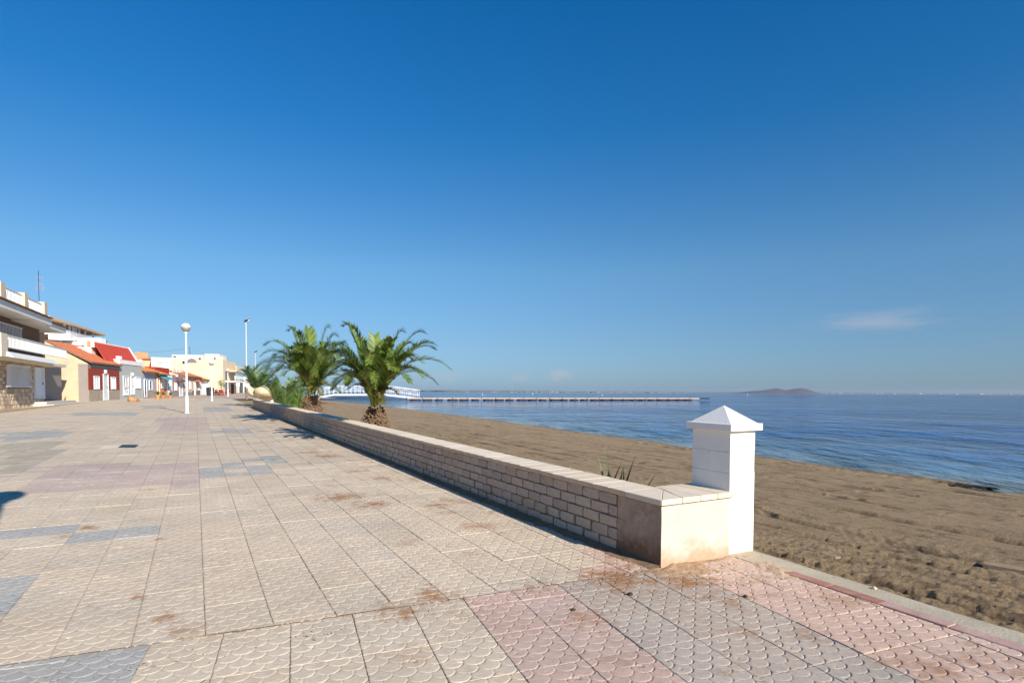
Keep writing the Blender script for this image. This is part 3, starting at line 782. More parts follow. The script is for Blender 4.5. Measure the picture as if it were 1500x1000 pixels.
# coping tiles
CT0, CT1 = WH, WH+.05
def cope_mesh(seed, L_=.247, W_=WT+.06):
    mb = MB(); rs = random.Random(seed)
    mb.box(-L_/2, L_/2, -.03+.0, W_-.03, 0, .05)
    bm = bmesh.new(); me0 = bpy.data.meshes.new('c'); me0.from_pydata(mb.v, [], mb.f); bm.from_mesh(me0); bmesh.ops.recalc_face_normals(bm, faces=bm.faces)
    bmesh.ops.bevel(bm, geom=bm.edges[:], offset=.004, segments=1, affect='EDGES')
    for v in bm.verts: v.co += Vector((rs.gauss(0, .0008), rs.gauss(0, .001), rs.gauss(0, .0008)))
    me = bpy.data.meshes.new('coping_base'); bm.to_mesh(me); bm.free()
    me.materials.append(M_cope[seed % 3]); me.materials.append(M_cope_edge)
    for p in me.polygons:
        if abs(p.normal.y) > .7: p.material_index = 1
    return me
CM = [cope_mesh(k) for k in range(6)]
u = .46
while u < WL:
    inst('coping_tile', random.choice(CM), wall, W2(u+.1235, 0, CT0+random.uniform(-.001, .0015)), rot=(math.pi*0, 0, math.pi/2-A2)) if False else None
    o = inst('coping_tile', random.choice(CM), wall, W2(u+.1235, 0, CT0+random.uniform(-.001, .002)), rot=(0, 0, 0))
    o.matrix_local = Matrix.Translation(W2(u+.1235, 0, CT0+random.uniform(-.001, .002))-wloc(wall)) @ Matrix(((U2.x, V2.x, 0, 0), (U2.y, V2.y, 0, 0), (SLOPE*U2.y, SLOPE*V2.y, 1, 0), (0, 0, 0, 1)))
    u += .25
def prism(P, z0, z1, name, m, parent, bev=.004):
    mb = MB(); n = len(P)
    mb.add([W2(u, v, z0) for u, v in P]+[W2(u, v, z1) for u, v in P], [tuple(range(n))[::-1], tuple(range(n, 2*n))]+[(k, (k+1) % n, n+(k+1) % n, n+k) for k in range(n)])
    return mb.build(name, m, parent, bevel=bev)
prism([(-.028,-.03),(.455,-.03),(.455,.388),(.40,.388)], CT0, CT1, 'corner_coping', [M_cope[0]], wall)
prism([(-.03,-.024),(.392,.392),(.455,.392),(.53,.40),(.53,.416),(-.03,.24)], CT0, CT1, 'corner_coping', [M_cope[2]], wall) if False else None
# return tiles
prism([(-.03,-.027),(.395,.390),(.44,.392),(.53,.394),(.53,.40),(-.03,.215)], CT0, CT1, 'coping_tile', [M_cope[1]], wall)
for k, (a, b_) in enumerate(((.22, .44), (.445, .655), (.66, .895))):
    aa = max(a, .0)
    P = [(-.03, a), (-.03, b_), (.53, b_), (.53, max(a+.185*(1 if k == 0 else 0), a))]
    if k == 0: P = [(-.03, .22), (-.03, .44), (.53, .44), (.53, .405)]
    prism(P, CT0, CT1, 'coping_tile', [M_cope[k % 3]], wall)

# ------------------------------------------------------------------ the white pillar
pil = empty('gate_pillar', W2(.25, 1.0), 'white painted block pillar with a pyramid cap at the near end of the low wall', 'pillar')
M_white = mat('white_paint', (234,228,219), .75, .03, 3, .25, 40, tint=(205,196,182), tscale=2, tamt=.25, base=(-.06, (200,176,146), .8))
PU0, PU1, PV0, PV1 = .003, .475, .848, 1.19
pb = W2(0, 1.0).z
TOPZ = 1.222-pb
core = slab_box(PU0+.012, PU1-.012, PV0+.012, PV1-.012, -.3, TOPZ-.01); core.build('mortar_core', M_white, pil)
random.seed(3)
z = TOPZ; row = 0
while z > -.1:
    zz = max(z-.198, -.15)
    splits = [PU0, (PU0+PU1)/2+.02, PU1] if row % 2 == 1 else [PU0, PU1]
    for a, b_ in zip(splits[:-1], splits[1:]):
        mb = slab_box(a+.001*(a > PU0)+random.uniform(-.0015, .0015), b_-.001*(b_ < PU1), PV0+random.uniform(-.001, .002), PV1+random.uniform(-.005, .004), zz+.0009, z-.0009)
        mb.build('block', M_white, pil, bevel=.0025)
    z -= .198; row += 1
cu, cv = (PU0+PU1)/2, (PV0+PV1)/2; OV = .048
mb = slab_box(PU0-OV, PU1+OV, PV0-OV, PV1+OV, TOPZ+.001, TOPZ+.068); mb.build('cap_slab', M_white, pil, bevel=.004)
mb = MB(); i_ = .03
P = [W2(PU0-OV+i_, PV0-OV+i_, TOPZ+.066), W2(PU0-OV+i_, PV1+OV-i_, TOPZ+.066), W2(PU1+OV-i_, PV1+OV-i_, TOPZ+.066), W2(PU1+OV-i_, PV0-OV+i_, TOPZ+.066), W2(cu, cv, TOPZ+.235)]
mb.add(P, [(3,2,1,0), (0,1,4), (1,2,4), (2,3,4), (3,0,4)]); mb.build('cap_pyramid', M_white, pil)

# dirt that has washed up round the corner of the wall and along its foot
def dirt_patch(name, pts_uv, amp, seed, m, parent=None, n=90, fr=W2):
    us = [p[0] for p in pts_uv]; vs_ = [p[1] for p in pts_uv]
    X, Y = np.meshgrid(np.linspace(min(us), max(us), n), np.linspace(min(vs_), max(vs_), n))
    return X, Y
M_dirt = mat('orange_dirt', (172,142,112), .95, .3, 14, .8, 90, tint=(120,84,56), tscale=7, tamt=.8)
def heap(name, u0, u1, v0, v1, nu, nv, fn, m, parent=None):
    X, Y = np.meshgrid(np.linspace(u0, u1, nu), np.linspace(v0, v1, nv))
    Zh = fn(X, Y)
    off = wloc(parent) if parent else Vector((0,0,0))
    px_ = CW.x+U2.x*X+V2.x*Y-off.x; py_ = CW.y+U2.y*X+V2.y*Y-off.y
    pzz = SLOPE*(py_+off.y)+Zh-off.z
    i = np.arange(nv-1)[:, None]*nu+np.arange(nu-1)[None, :]
    ok = (Zh[:-1, :-1] > -.011) | (Zh[1:, 1:] > -.011)
    q = np.stack([i, i+nu, i+nu+1, i+1], -1)[ok]
    return np_mesh(name, np.stack([px_, py_, pzz], -1).reshape(-1, 3), q, m, parent)
def fn_corner(X, Y):
    d = np.sqrt(((X+.02)/.42)**2+((Y-.10)/.62)**2)
    return .030*np.clip(1.05-d, 0, 1)-.014+(fbm(X*8, Y*8, 4, 5, .62)-.5)*.05-np.clip(d-1.05, 0, 1)*.1
o = heap('loose_dirt', -.75, .02, -.75, 1.0, 120, 180, fn_corner, M_dirt, pavement); o['kind'] = 'stuff'
def fn_right(X, Y):
    d = np.sqrt(((X+.42)/.60)**2+((Y-1.0)/.55)**2)
    ks = (CW.x+U2.x*X+V2.x*Y-K0.x)*kn.x+(CW.y+U2.y*X+V2.y*Y-K0.y)*kn.y
    return .022*np.clip(1.15-d, 0, 1)-.014+(fbm(X*8, Y*8, 14, 5, .62)-.5)*.05-np.clip(d-1.15, 0, 1)*.1-np.clip(ks-.12, 0, 1)*.6
M_dirt2 = mat('pale_dirt', (190,164,138), .95, .22, 12, .8, 90, tint=(150,110,78), tscale=6, tamt=.8)
o = heap('loose_dirt', -1.3, -.01, .15, 1.75, 150, 180, fn_right, M_dirt2, pavement); o['kind'] = 'stuff'
def fn_foot(X, Y):
    w = .10+.10*fbm(X*.9, X*0, 6, 3)
    return .03*np.clip(1-(-Y)/w, 0, 1)-.006+(fbm(X*6, Y*6, 24, 4)-.5)*.02-np.clip((-Y)-w, 0, 1)*.2
o = heap('foot_dirt', .0, 24, -.30, .0, 900, 20, fn_foot, mat('foot_dirt', (140,112,84), .95, .3, 12, .8, 90), pavement); o['kind'] = 'stuff'

# leaf litter and crumbs on the paving
random.seed(17); mb = MB()
def crumb(p, r, mi):
    n = len(mb.v); a = random.uniform(0, 6.28); e = random.uniform(1.0, 3.5)
    for k in range(4):
        an = a+k*math.pi/2; q = (r*e if k % 2 == 0 else r*.6); mb.v.append((p.x+q*math.cos(an), p.y+q*math.sin(an), p.z+.001))
    mb.v.append((p.x, p.y, p.z+r*.8)); mb.f += [(n, n+1, n+4), (n+1, n+2, n+4), (n+2, n+3, n+4), (n+3, n, n+4)]; mb.mi += [mi]*4
for k in range(1500):
    t = random.random()
    if t < .5: u = random.uniform(0, 26); v = -abs(random.gauss(0, .9))-.02
    elif t < .75: u = random.gauss(0, .05); v = random.uniform(-8, 0)
    else: u = random.uniform(-.9, .2); v = random.gauss(.3, .7)
    if u > 0 and v > -.02: continue
    p = W2(u, v, .001)
    if kside(p) > .3: continue
    crumb(p, random.uniform(.0015, .005)*(1+p.y*.06), random.randrange(3))
o = mb.build('litter', [mat('litter_brown', (110,80,52)), mat('litter_pale', (186,160,128)), mat('litter_dark', (84,68,52))]); tag(o, 'dry leaf litter and sand crumbs along the foot of the low wall', 'litter', kind='stuff')

# stones near the wall corner
def stone(px, py, r, c, label, sandy=False):
    p = pave(px, py) if not sandy else None
    if sandy:
        p = atz(px, py, -.1)
        for _ in range(4): p = atz(px, py, sand_z(p.x, p.y))
    bm = bmesh.new(); bmesh.ops.create_icosphere(bm, subdivisions=2, radius=r)
    rs = random.Random(int(px*7+py))
    f_ = Vector((rs.uniform(.8, 1.4), rs.uniform(.7, 1.1), rs.uniform(.5, .8)))
    for v in bm.verts: v.co = Vector((v.co.x*f_.x, v.co.y*f_.y, v.co.z*f_.z))*(1+rs.uniform(-.18, .18))
    me = bpy.data.meshes.new('stone'); bm.to_mesh(me); bm.free(); me.materials.append(mat('stone_%d' % c[0], c, .9, .2, 30, .4, 100))
    o = bpy.data.objects.new('stone', me); C.objects.link(o); o.location = p+Vector((0, 0, r*.35)); tag(o, label, 'stone')
stone(923, 871, .025, (58,52,48), 'small dark stone on the crack just below the wall corner')
stone(1092, 874, .016, (62,50,42), 'small round dark pebble in the gap beside the pale dirt, right of the wall end')
stone(840, 893, .014, (70,58,48), 'tiny dark chip of stone on the broken joint between pink slabs')
stone(1281, 862, .02, (214,196,168), 'pale pebble on the edge of the concrete strip by the sand')

# planks half buried in the sand
def plank(x0, y0, x1, y1, w, th_, m, label, raise_=.02):
    a = atz(x0, y0, -.12); b_ = atz(x1, y1, -.12)
    for _ in range(5):
        a = atz(x0, y0, sand_z(a.x, a.y)); b_ = atz(x1, y1, sand_z(b_.x, b_.y))
    d = (b_-a); d.normalize(); s_ = Vector((-d.y, d.x, 0)).normalized()
    mb = MB(); P = [a-s_*w/2, b_-s_*w/2, b_+s_*w/2, a+s_*w/2]
    mb.hexa([(p.x, p.y, p.z-th_+raise_) for p in P]+[(p.x, p.y, p.z+raise_) for p in P])
    o = mb.build('plank', m, None, bevel=.003); tag(o, label, 'plank')
M_wood = mat('weathered_wood', (142,122,98), .9, .2, 12, .4, 60)
plank(1440, 826, 1530, 842, .14, .06, M_wood, 'weathered board half buried in the sand at the right edge of the picture', .025)
plank(1184, 804, 1228, 817, .08, .05, M_wood, 'short dark-edged board lying in the rough sand right of the pillar', .012)
# black weed bank and puddle by the water
mb = MB(); random.seed(4)
for k in range(420):
    t = random.random(); x = 1372+t*88; y = 708+t*9+random.gauss(0, .9)
    p = atz(x, y, SEA+.03)
    n = len(mb.v); a = random.uniform(0, 6.28); r_ = random.uniform(.04, .09)
    for j in range(3):
        an = a+j*2.1; mb.v.append((p.x+r_*math.cos(an)*1.6, p.y+r_*math.sin(an)*.7, p.z+random.uniform(0, .04)))
    mb.f.append((n, n+1, n+2)); mb.mi.append(0)
o = mb.build('seaweed', mat('black_weed', (60,49,38), .8, .2, 9, 0)); tag(o, 'bank of black seaweed washed up along the waterline', 'seaweed', kind='stuff')

# ------------------------------------------------------------------ palms
def leaf_mat(name, c1, c2):
    m = bpy.data.materials.new(name); m.use_nodes = True; nt = m.node_tree; N = nt.nodes; L = nt.links
    b = N['Principled BSDF']; b.inputs['Roughness'].default_value = .45; b.inputs['Specular IOR Level'].default_value = .4
    at = N.new('ShaderNodeAttribute'); at.attribute_name = 'shade'
    mx = N.new('ShaderNodeMixRGB'); L.new(at.outputs['Fac'], mx.inputs[0]); mx.inputs[1].default_value = lin(c1)+(1,); mx.inputs[2].default_value = lin(c2)+(1,)
    L.new(mx.outputs[0], b.inputs['Base Color'])
    tr = N.new('ShaderNodeBsdfTranslucent'); L.new(mx.outputs[0], tr.inputs[0]); ms = N.new('ShaderNodeMixShader'); ms.inputs[0].default_value = .28
    L.new(b.outputs[0], ms.inputs[1]); L.new(tr.outputs[0], ms.inputs[2]); L.new(ms.outputs[0], N['Material Output'].inputs[0])
    return m
M_leaf = leaf_mat('palm_leaflet', (58,88,38), (142,160,72)); M_leafold = leaf_mat('old_palm_leaflet', (70,72,36), (128,120,66)); M_bush = leaf_mat('bush_leaflet', (54,84,44), (116,144,70))
M_rach = mat('frond_rib', (150,142,62), .6, .15, 5, 0); M_rach2 = mat('frond_rib_green', (112,124,54), .6, .15, 5, 0)
def bez(P0, P1, P2, P3, t):
    return P0*(1-t)**3+P1*3*t*(1-t)**2+P2*3*t*t*(1-t)+P3*t**3
def frond(name, parent, base, tip, rise, m, rs, nl=64, Lmax=.34, width=.031, ribr=.016, bare=.09, droop=.10):
    base = Vector(base); tip = Vector(tip); L_ = (tip-base).length
    hd = Vector((tip.x-base.x, tip.y-base.y, 0)); hl = hd.length; hd = hd.normalized() if hl > .01 else Vector((1, 0, 0))
    P1 = base+Vector((0, 0, 1))*L_*(.10+rise*.55)+hd*hl*.14
    P2 = base+Vector((0, 0, 1))*((tip.z-base.z)*.95+L_*(.04+rise*.36))+hd*hl*.66
    off = wloc(parent); vs = []; fs = []; sh = []; mi = []
    N_ = 22; pts = [bez(base, P1, P2, tip, k/N_) for k in range(N_+1)]
    # rib
    for k, p in enumerate(pts):
        t = k/N_; T = (pts[min(k+1, N_)]-pts[max(k-1, 0)]).normalized(); S = T.cross(Vector((0, 0, 1)))
        if S.length < .05: S = Vector((-hd.y, hd.x, 0))
        S.normalize(); Nn = S.cross(T); r = ribr*(1-t*.85)
        for a in range(4):
            an = a*math.pi/2+.785; vs.append(p+(S*math.cos(an)*1.3+Nn*math.sin(an))*r)
    for k in range(N_):
        for a in range(4):
            b_ = (a+1) % 4; fs.append((k*4+a, k*4+b_, k*4+4+b_, k*4+4+a)); mi.append(1)
    sh += [.5]*len(vs)
    for k in range(nl):
        t = bare+(1-bare)*(k+rs.random()*.6)/nl; t = min(t, .998); p = bez(base, P1, P2, tip, t)
        T = (bez(base, P1, P2, tip, min(t+.02, 1))-bez(base, P1, P2, tip, t-.02)).normalized()
        S = T.cross(Vector((0, 0, 1)))
        if S.length < .05: S = Vector((-hd.y, hd.x, 0))
        S.normalize(); Nn = S.cross(T).normalized()
        if Nn.z < 0 and T.z < .9: Nn = -Nn
        tt_ = (t-bare)/(1-bare)
        ll = Lmax*(.55+.45*math.sin(math.pi*min(tt_*.9+.15, 1)))*(1 if tt_ < .86 else 1-.3*(tt_-.86)/.14)*rs.uniform(.85, 1.1)*1.12
        fwd = .75+.7*tt_
        for sgn in (-1, 1):
            d = (S*sgn*1.0+T*(fwd+rs.gauss(0, .07))+Nn*(.30+rs.gauss(0, .14))).normalized()
            mid = p+d*ll*.55; dd = (d-Vector((0, 0, 1))*droop*rs.uniform(.5, 1.2)*.7).normalized(); end = mid+dd*ll*.45
            wv_ = d.cross(Nn); 
            if wv_.length < .1: wv_ = T
            wv_ = wv_.normalized()*width*.5; n = len(vs)
            vs += [p-wv_*.5, p+wv_*.5, mid+wv_, mid-wv_, end]; fs += [(n, n+1, n+2, n+3), (n+3, n+2, n+4)]; mi += [0, 0]
            s0 = rs.random(); sh += [s0]*5
    me = bpy.data.meshes.new(name); me.from_pydata([tuple(v-off) for v in vs], [], fs); me.materials.append(m); me.materials.append(M_rach if rs.random() < .5 else M_rach2)
    me.polygons.foreach_set('material_index', mi)
    a = me.attributes.new('shade', 'FLOAT', 'POINT'); a.data.foreach_set('value', sh)
    o = bpy.data.objects.new(name, me); C.objects.link(o); o.parent = parent; return o
M_bark = mat('palm_bark', (96,74,56), .95, .35, 14, .8, 30); M_boot = mat('leaf_base_stub', (138,114,90), .9, .3, 20, .5, 60); M_boot2 = mat('fresh_leaf_base', (142,100,66), .85, .25, 20, .4, 60)
def palm(px, Y, ytop, rad, tips, seed, label, extra=22, span=1.7):
    rs = random.Random(seed); c = atY(px, ytop, Y); gz_ = sand_z(c.x, c.y)
    root = empty('palm_tree', (c.x, c.y, gz_), label, 'palm tree', 'date palms behind the low wall')
    h = c.z-gz_
    mb = MB(); prof = []
    def rad_at(t): return rad*(.82+.25*math.sin(min(t, 1)*math.pi*.75+.3)) if t < .62 else rad*(1.05-(t-.62)/.38*.60)
    for k in range(15):
        t = k/14; prof.append((rad_at(t)*.93, t*h))
    mb.lathe(prof, (c.x, c.y, gz_-.15), 20); mb.build('trunk', M_bark, root, smooth=True)
    mb = MB(); n = 0
    rows_ = 15
    for r_ in range(rows_):
        t = (r_+.3)/rows_; z = gz_-.1+t*h*1.02; ra = rad_at(t)*.93; cnt = 17
        for k in range(cnt):
            a = 2*math.pi*(k+.5*(r_ % 2)+rs.uniform(-.1, .1))/cnt; rx = Vector((math.cos(a), math.sin(a), 0)); tx = Vector((-math.sin(a), math.cos(a), 0))
            w = 2*math.pi*ra/cnt*.46; hh = h/rows_*.62; o_ = rs.uniform(.035, .075); p = Vector((c.x, c.y, z))+rx*ra*.97
            up = Vector((0, 0, 1)); n0 = len(mb.v); p = p+up*rs.gauss(0, .022); w *= rs.uniform(.65, 1.15); hh *= rs.uniform(.6, 1.2); o_ *= rs.uniform(.5, 1.3)
            mb.v += [tuple(p-tx*w), tuple(p-up*hh), tuple(p+tx*w), tuple(p+up*hh*.8), tuple(p+rx*o_+up*(hh*.55)-tx*w*.55), tuple(p+rx*o_-up*hh*.1), tuple(p+rx*o_+up*hh*.55+tx*w*.55)]
            mb.f += [(n0, n0+1, n0+5, n0+4), (n0+1, n0+2, n0+6, n0+5), (n0+2, n0+3, n0+6), (n0+3, n0, n0+4), (n0+4, n0+5, n0+6), (n0+3, n0+4, n0+6)]
            mi_ = 1 if t > .84 and rs.random() < .4 else 0; mb.mi += [mi_]*6
    o = mb.build('leaf_bases', [M_boot, M_boot2], root); o['kind'] = 'stuff'
    top = Vector((c.x, c.y, c.z-.05))
    for (x, y, dY, rise) in tips:
        tip = atY(x, y, Y+dY); a = math.atan2(tip.y-c.y, tip.x-c.x)
        b_ = top+Vector((math.cos(a)*rad*.3, math.sin(a)*rad*.3, 0))
        frond('frond', root, b_, tip, rise, M_leaf, rs, nl=86, Lmax=.31*span/1.7)
    for k in range(4):
        a = rs.uniform(3.6, 5.8); tip = top+Vector((math.cos(a)*span*.45, math.sin(a)*span*.45, span*rs.uniform(-.05, .35)))
        frond('frond', root, top, tip, .8, M_leafold, rs, nl=50, Lmax=.24*span/1.7)['label'] = 'yellowing older frond'
    for k in range(extra):
        a = 2*math.pi*(k*.381966)+rs.uniform(-.2, .2); e = rs.uniform(.22, 1.15); L_ = span*rs.uniform(.85, 1.08)
        b_ = top+Vector((math.cos(a)*rad*.3, math.sin(a)*rad*.3, -.02))
        hz = L_*math.cos(e); tip = b_+Vector((math.cos(a)*hz, math.sin(a)*hz, L_*math.sin(e)*.95))
        frond('frond', root, b_, tip, 0.95*math.cos(e)+.05, M_leaf, rs, nl=76, Lmax=.29*span/1.7)
    return root
palm(550, 16.2, 591, .37, [(504,477,.3,.35),(516,482,-.3,.3),(548,492,.7,.2),(577,498,-.8,.3),(591,486,.2,.3),(622,488,.3,.35),(639,506,-.3,.45),(660,541,.0,.75),(637,512,.9,.5),
     (478,509,.3,.6),(470,525,-.4,.8),(489,560,-.9,.9),(540,533,-1.9,.9),(508,560,-1.3,.9),(600,560,-1.2,.8),(618,530,-.9,.7),(523,500,1.2,.4),(560,500,1.4,.3),(605,505,1.0,.4),(572,540,-1.6,.8)],
     3, 'nearer, right-hand date palm with bulging scaly trunk behind the low wall', 24, 1.75)
palm(457, 25.0, 575, .44, [(424,483,.2,.35),(436,490,-.5,.35),(452,483,.2,.25),(482,480,.2,.3),(493,492,.5,.4),(389,505,.2,.6),(379,545,-.2,.95),(395,530,-.8,.8),(416,549,-1.2,.9),(401,522,.8,.6),
     (508,505,.3,.5),(520,520,.3,.6),(512,560,-.4,.8),(497,575,-.2,.8),(440,515,-1.9,.6),(470,525,-2.2,.8),(455,490,1.3,.3),(430,540,-1.8,.9),(480,505,1.4,.4)],
     8, 'left-hand and farther date palm, half behind the shrub beside the low wall', 26, 2.5)
def tuft(name, label, cat, base, n, L_, seed, m, e0=.5, e1=1.3, Lm=.28, group=None, partname='frond', nl=34, rise=.35, off_=.1, lab=None):
    rs = random.Random(seed); root = empty(name, base, label, cat, group)
    for k in range(n):
        a = 2*math.pi*k*.381966+rs.uniform(-.3, .3); e = rs.uniform(e0, e1); l = L_*rs.uniform(.7, 1.05)
        b_ = Vector(base)+Vector((math.cos(a)*off_*rs.random(), math.sin(a)*off_*rs.random(), 0))
        tip = b_+Vector((math.cos(a)*l*math.cos(e), math.sin(a)*l*math.cos(e), l*math.sin(e)))
        frond(partname, root, b_, tip, rise*math.cos(e)+.05, m, rs, nl=nl, Lmax=Lm, width=.03 if L_ > .8 else .014, ribr=.012 if L_ > .8 else .005)
    return root
def sandpt(x, Y):
    p = atY(x, 600, Y); return Vector((p.x, p.y, sand_z(p.x, p.y)))
# shrubs of young palm behind the wall
b1 = sandpt(421, 35.0); tuft('palm_shrub', 'dense dark green shrub of young palm shoots in front of the left-hand palm', 'shrub', b1, 40, 2.2, 4, M_bush, .75, 1.45, .40, off_=.9, nl=40)
b2 = sandpt(399, 43.0); tuft('palm_shrub', 'lower, looser shrub of feathery shoots left of the dense shrub, by the boulders', 'shrub', b2, 26, 1.9, 5, M_bush, .6, 1.35, .36, off_=.8, nl=36)
rk = atY(376, 568, 44.0)
tuft('palm_shrub', 'wide low palm spreading above the pale boulders by the end of the wall', 'palm', (rk.x, rk.y, rk.z-.15), 34, 2.1, 6, M_bush, .2, 1.2, .40, off_=.3, nl=40)
# small sprouts seen over the coping
def sprout(px, py, L_, n, seed, label):
    p = atY(px, py, 0.1)
    d = ray(px, py)
    # place 0.35 m behind the wall
    lo, hi = 1.0, 20.0
    for _ in range(40):
        m_ = (lo+hi)/2; q = atY(px, py, m_)
        if uv2(q)[1] < .68: lo = m_
        else: hi = m_
    q = atY(px, py, (lo+hi)/2)
    z0_ = sand_z(q.x, q.y); root = empty('palm_sprout', (q.x, q.y, z0_), label, 'plant', 'palm sprouts just behind the wall')
    rs = random.Random(seed)
    for k in range(n):
        mb = MB(); a = rs.uniform(-1, 1)*.75; b_ = rs.uniform(-.3, .3); l = L_*rs.uniform(.7, 1)
        dr = Vector((math.sin(a), b_, math.cos(a))).normalized(); w = .014
        B = Vector((q.x, q.y, z0_)); t1 = B+dr*l*.6; t2 = B+dr*l+Vector((math.sin(a)*.03, 0, 0)); sx_ = Vector((1, .3, 0))*w
        mb.add([B-sx_*.4, B+sx_*.4, t1+sx_, t1-sx_, t2], [(0,1,2,3), (3,2,4)]); mb.build('leaf', M_leaf3, root)
M_leaf3 = mat('sprout_leaf', (74,92,46), .5, .25, 3, 0)
sprout(876, 690, .84, 8, 1, 'leftmost tuft of palm leaves poking up behind the coping')
sprout(899, 683, .98, 9, 2, 'tallest tuft of palm leaves poking up behind the coping, middle of the three')
sprout(913, 700, .82, 7, 3, 'rightmost tuft of thin palm leaves poking up behind the coping')
# boulders and white block at the far end of the wall
def boulder(px, py, Y, r, label, seed):
    p = atY(px, py, Y); rs = random.Random(seed); bm = bmesh.new(); bmesh.ops.create_icosphere(bm, subdivisions=3, radius=1)
    for v in bm.verts:
        n = fbm(np.array([v.co.x*1.3+seed]), np.array([v.co.y*1.3+v.co.z*1.7]), seed, 3)[0]
        v.co = Vector((v.co.x*r[0], v.co.y*r[0]*.8, v.co.z*r[1]))*(.7+.6*n)
    me = bpy.data.meshes.new('boulder'); bm.to_mesh(me); bm.free(); me.polygons.foreach_set('use_smooth', [True]*len(me.polygons))
    me.materials.append(mat('pale_boulder', (214,196,158), .9, .14, 1.5, .6, 5))
    o = bpy.data.objects.new('boulder', me); C.objects.link(o); o.location = p; tag(o, label, 'rock', 'pale boulders at the end of the wall')
boulder(388, 574, 41.5, (.72, .42), 'large rounded cream boulder beside the shrub at the end of the wall', 1)
boulder(374, 575.5, 41.8, (.5, .3), 'smaller cream boulder left of the large one, on the white block', 2)
mb = MB(); p = atY(382, 588, 42); mb.box(p.x-.1, p.x+1.3, p.y, p.y+1.0, p.z-.8, atY(382, 576.5, 42).z)
o = mb.build('planter_block', M_white, None, bevel=.03); tag(o, 'low white rendered block under the boulders at the far end of the wall', 'planter')

# ------------------------------------------------------------------ street lamps
M_lampw = mat('lamp_white', (226,226,222), .5, .04, 4, 0, spec=.4); M_globe = mat('globe_glass', (150,146,128), .25, .05, 4, 0, spec=.5); M_dk = mat('dark_metal', (52,54,58), .5, .1, 4, 0)
def globe_lamp(P, h, label):
    root = empty('street_lamp', P, label, 'street lamp', 'white globe lamps on the promenade')
    mb = MB(); mb.lathe([(.13, 0), (.13, .03), (.085, .04), (.085, .95), (.06, 1.0), (.045, h-.62), (.05, h-.6)], P, 14); mb.build('pole', M_lampw, root, smooth=False)
    g = .235; cz = P.z+h-.28
    mb = MB(); mb.lathe([(.05, -.34), (.09, -.30), (.09, -.26), (.05, -.24)], (P.x, P.y, cz), 14); mb.build('collar', M_lampw, root)
    mb = MB(); mb.lathe([(g*math.sin(a), -g*math.cos(a)) for a in [R(x) for x in (20, 35, 50, 65, 80, 92)]], (P.x, P.y, cz), 18); mb.build('globe', M_globe, root, smooth=True)
    mb = MB(); mb.lathe([(g*1.06*math.sin(a), -g*1.06*math.cos(a)) for a in [R(x) for x in (92, 105, 120, 135, 150, 165, 178)]], (P.x, P.y, cz+.005), 18); mb.build('lamp_shade', M_lampw, root, smooth=True)
P = pave(274, 605); HL = (605-473)/(F/P.y)*1.0
globe_lamp(P, HL, 'nearest white globe lamp, standing alone on the promenade left of the palms')
P = pave(310.5, 587); globe_lamp(P, (587-528)/(F/P.y), 'second white globe lamp, in front of the houses by the terrace')
P = pave(334, 580.5); globe_lamp(P, (580.5-540)/(F/P.y), 'farthest and smallest white globe lamp, in front of the cream apartment block')
gs = pave(6, 725); gl = HL-.28; d_ = Vector((-to_sun.x, -to_sun.y, 0)).normalized()
P = gs-d_*(gl/math.tan(R(SUN_EL))); P.z = pz(P.y); globe_lamp(P, HL, 'white globe lamp beside the photographer, outside the picture, known by its round shadow')
def tall_lamp(x, yb, yt, Y, label):
    B = atY(x, yb, Y); T = atY(x-1.0, yt, Y); T.x = B.x
    root = empty('tall_street_lamp', B, label, 'street lamp', 'tall street lamps along the shore road')
    mb = MB(); mb.tube([B, B+Vector((0, 0, 1.2))], .13, 10); mb.build('pole_base', mat('rusty_pole', (128,112,94), .7, .2, 4, 0), root)
    mb = MB(); mb.tube([B+Vector((0, 0, 1.2)), T], [.08, .05], 10); mb.build('pole', mat('galvanised', (196,198,196), .5, .06, 4, 0), root)
    mb = MB(); mb.hexa([(T.x+a, T.y+b_, T.z+c_+(a+.3)*.5) for a, b_, c_ in ((-.14,-.14,-.06),(.36,-.14,-.06),(.36,.14,-.06),(-.14,.14,-.06),(-.14,-.14,.08),(.36,-.14,.08),(.36,.14,.08),(-.14,.14,.08))]); mb.build('lamp_head', M_dk, root)
    return T
T = tall_lamp(361.5, 585, 472, 62, 'tall slim street lamp with a dark head standing by the end of the wall')
tall_lamp(374.5, 577, 516.5, 118, 'farther tall street lamp with a small dark head, seen right of the first one')
mb = MB(); q = T+Vector((.25, 0, .16)); mb.lathe([(.10, 0), (.14, .10), (.12, .2), (.04, .27)], q, 10); mb.build('white_top', M_lampw, [o for o in bpy.data.objects if o.name.startswith('tall_street_lamp')][0])
# drain cover
drain = empty('drain_cover', pave(186, 653), 'dark metal drain cover between pale slabs in the middle of the promenade', 'drain cover')
P4 = [pave(173, 655, .006), pave(198, 655, .006), pave(203, 651, .006), pave(179, 651, .006)]
mb = MB(); mb.hexa([(p.x, p.y, p.z-.03) for p in P4]+[tuple(p) for p in P4]); mb.build('grating', M_dk, drain)
P4 = [pave(146, 656, .004), pave(172, 655, .004), pave(178, 651, .004), pave(153, 652, .004)]
mb = MB(); mb.hexa([(p.x, p.y, p.z-.03) for p in P4]+[tuple(p) for p in P4]); mb.build('surround', M_cope[0], drain)

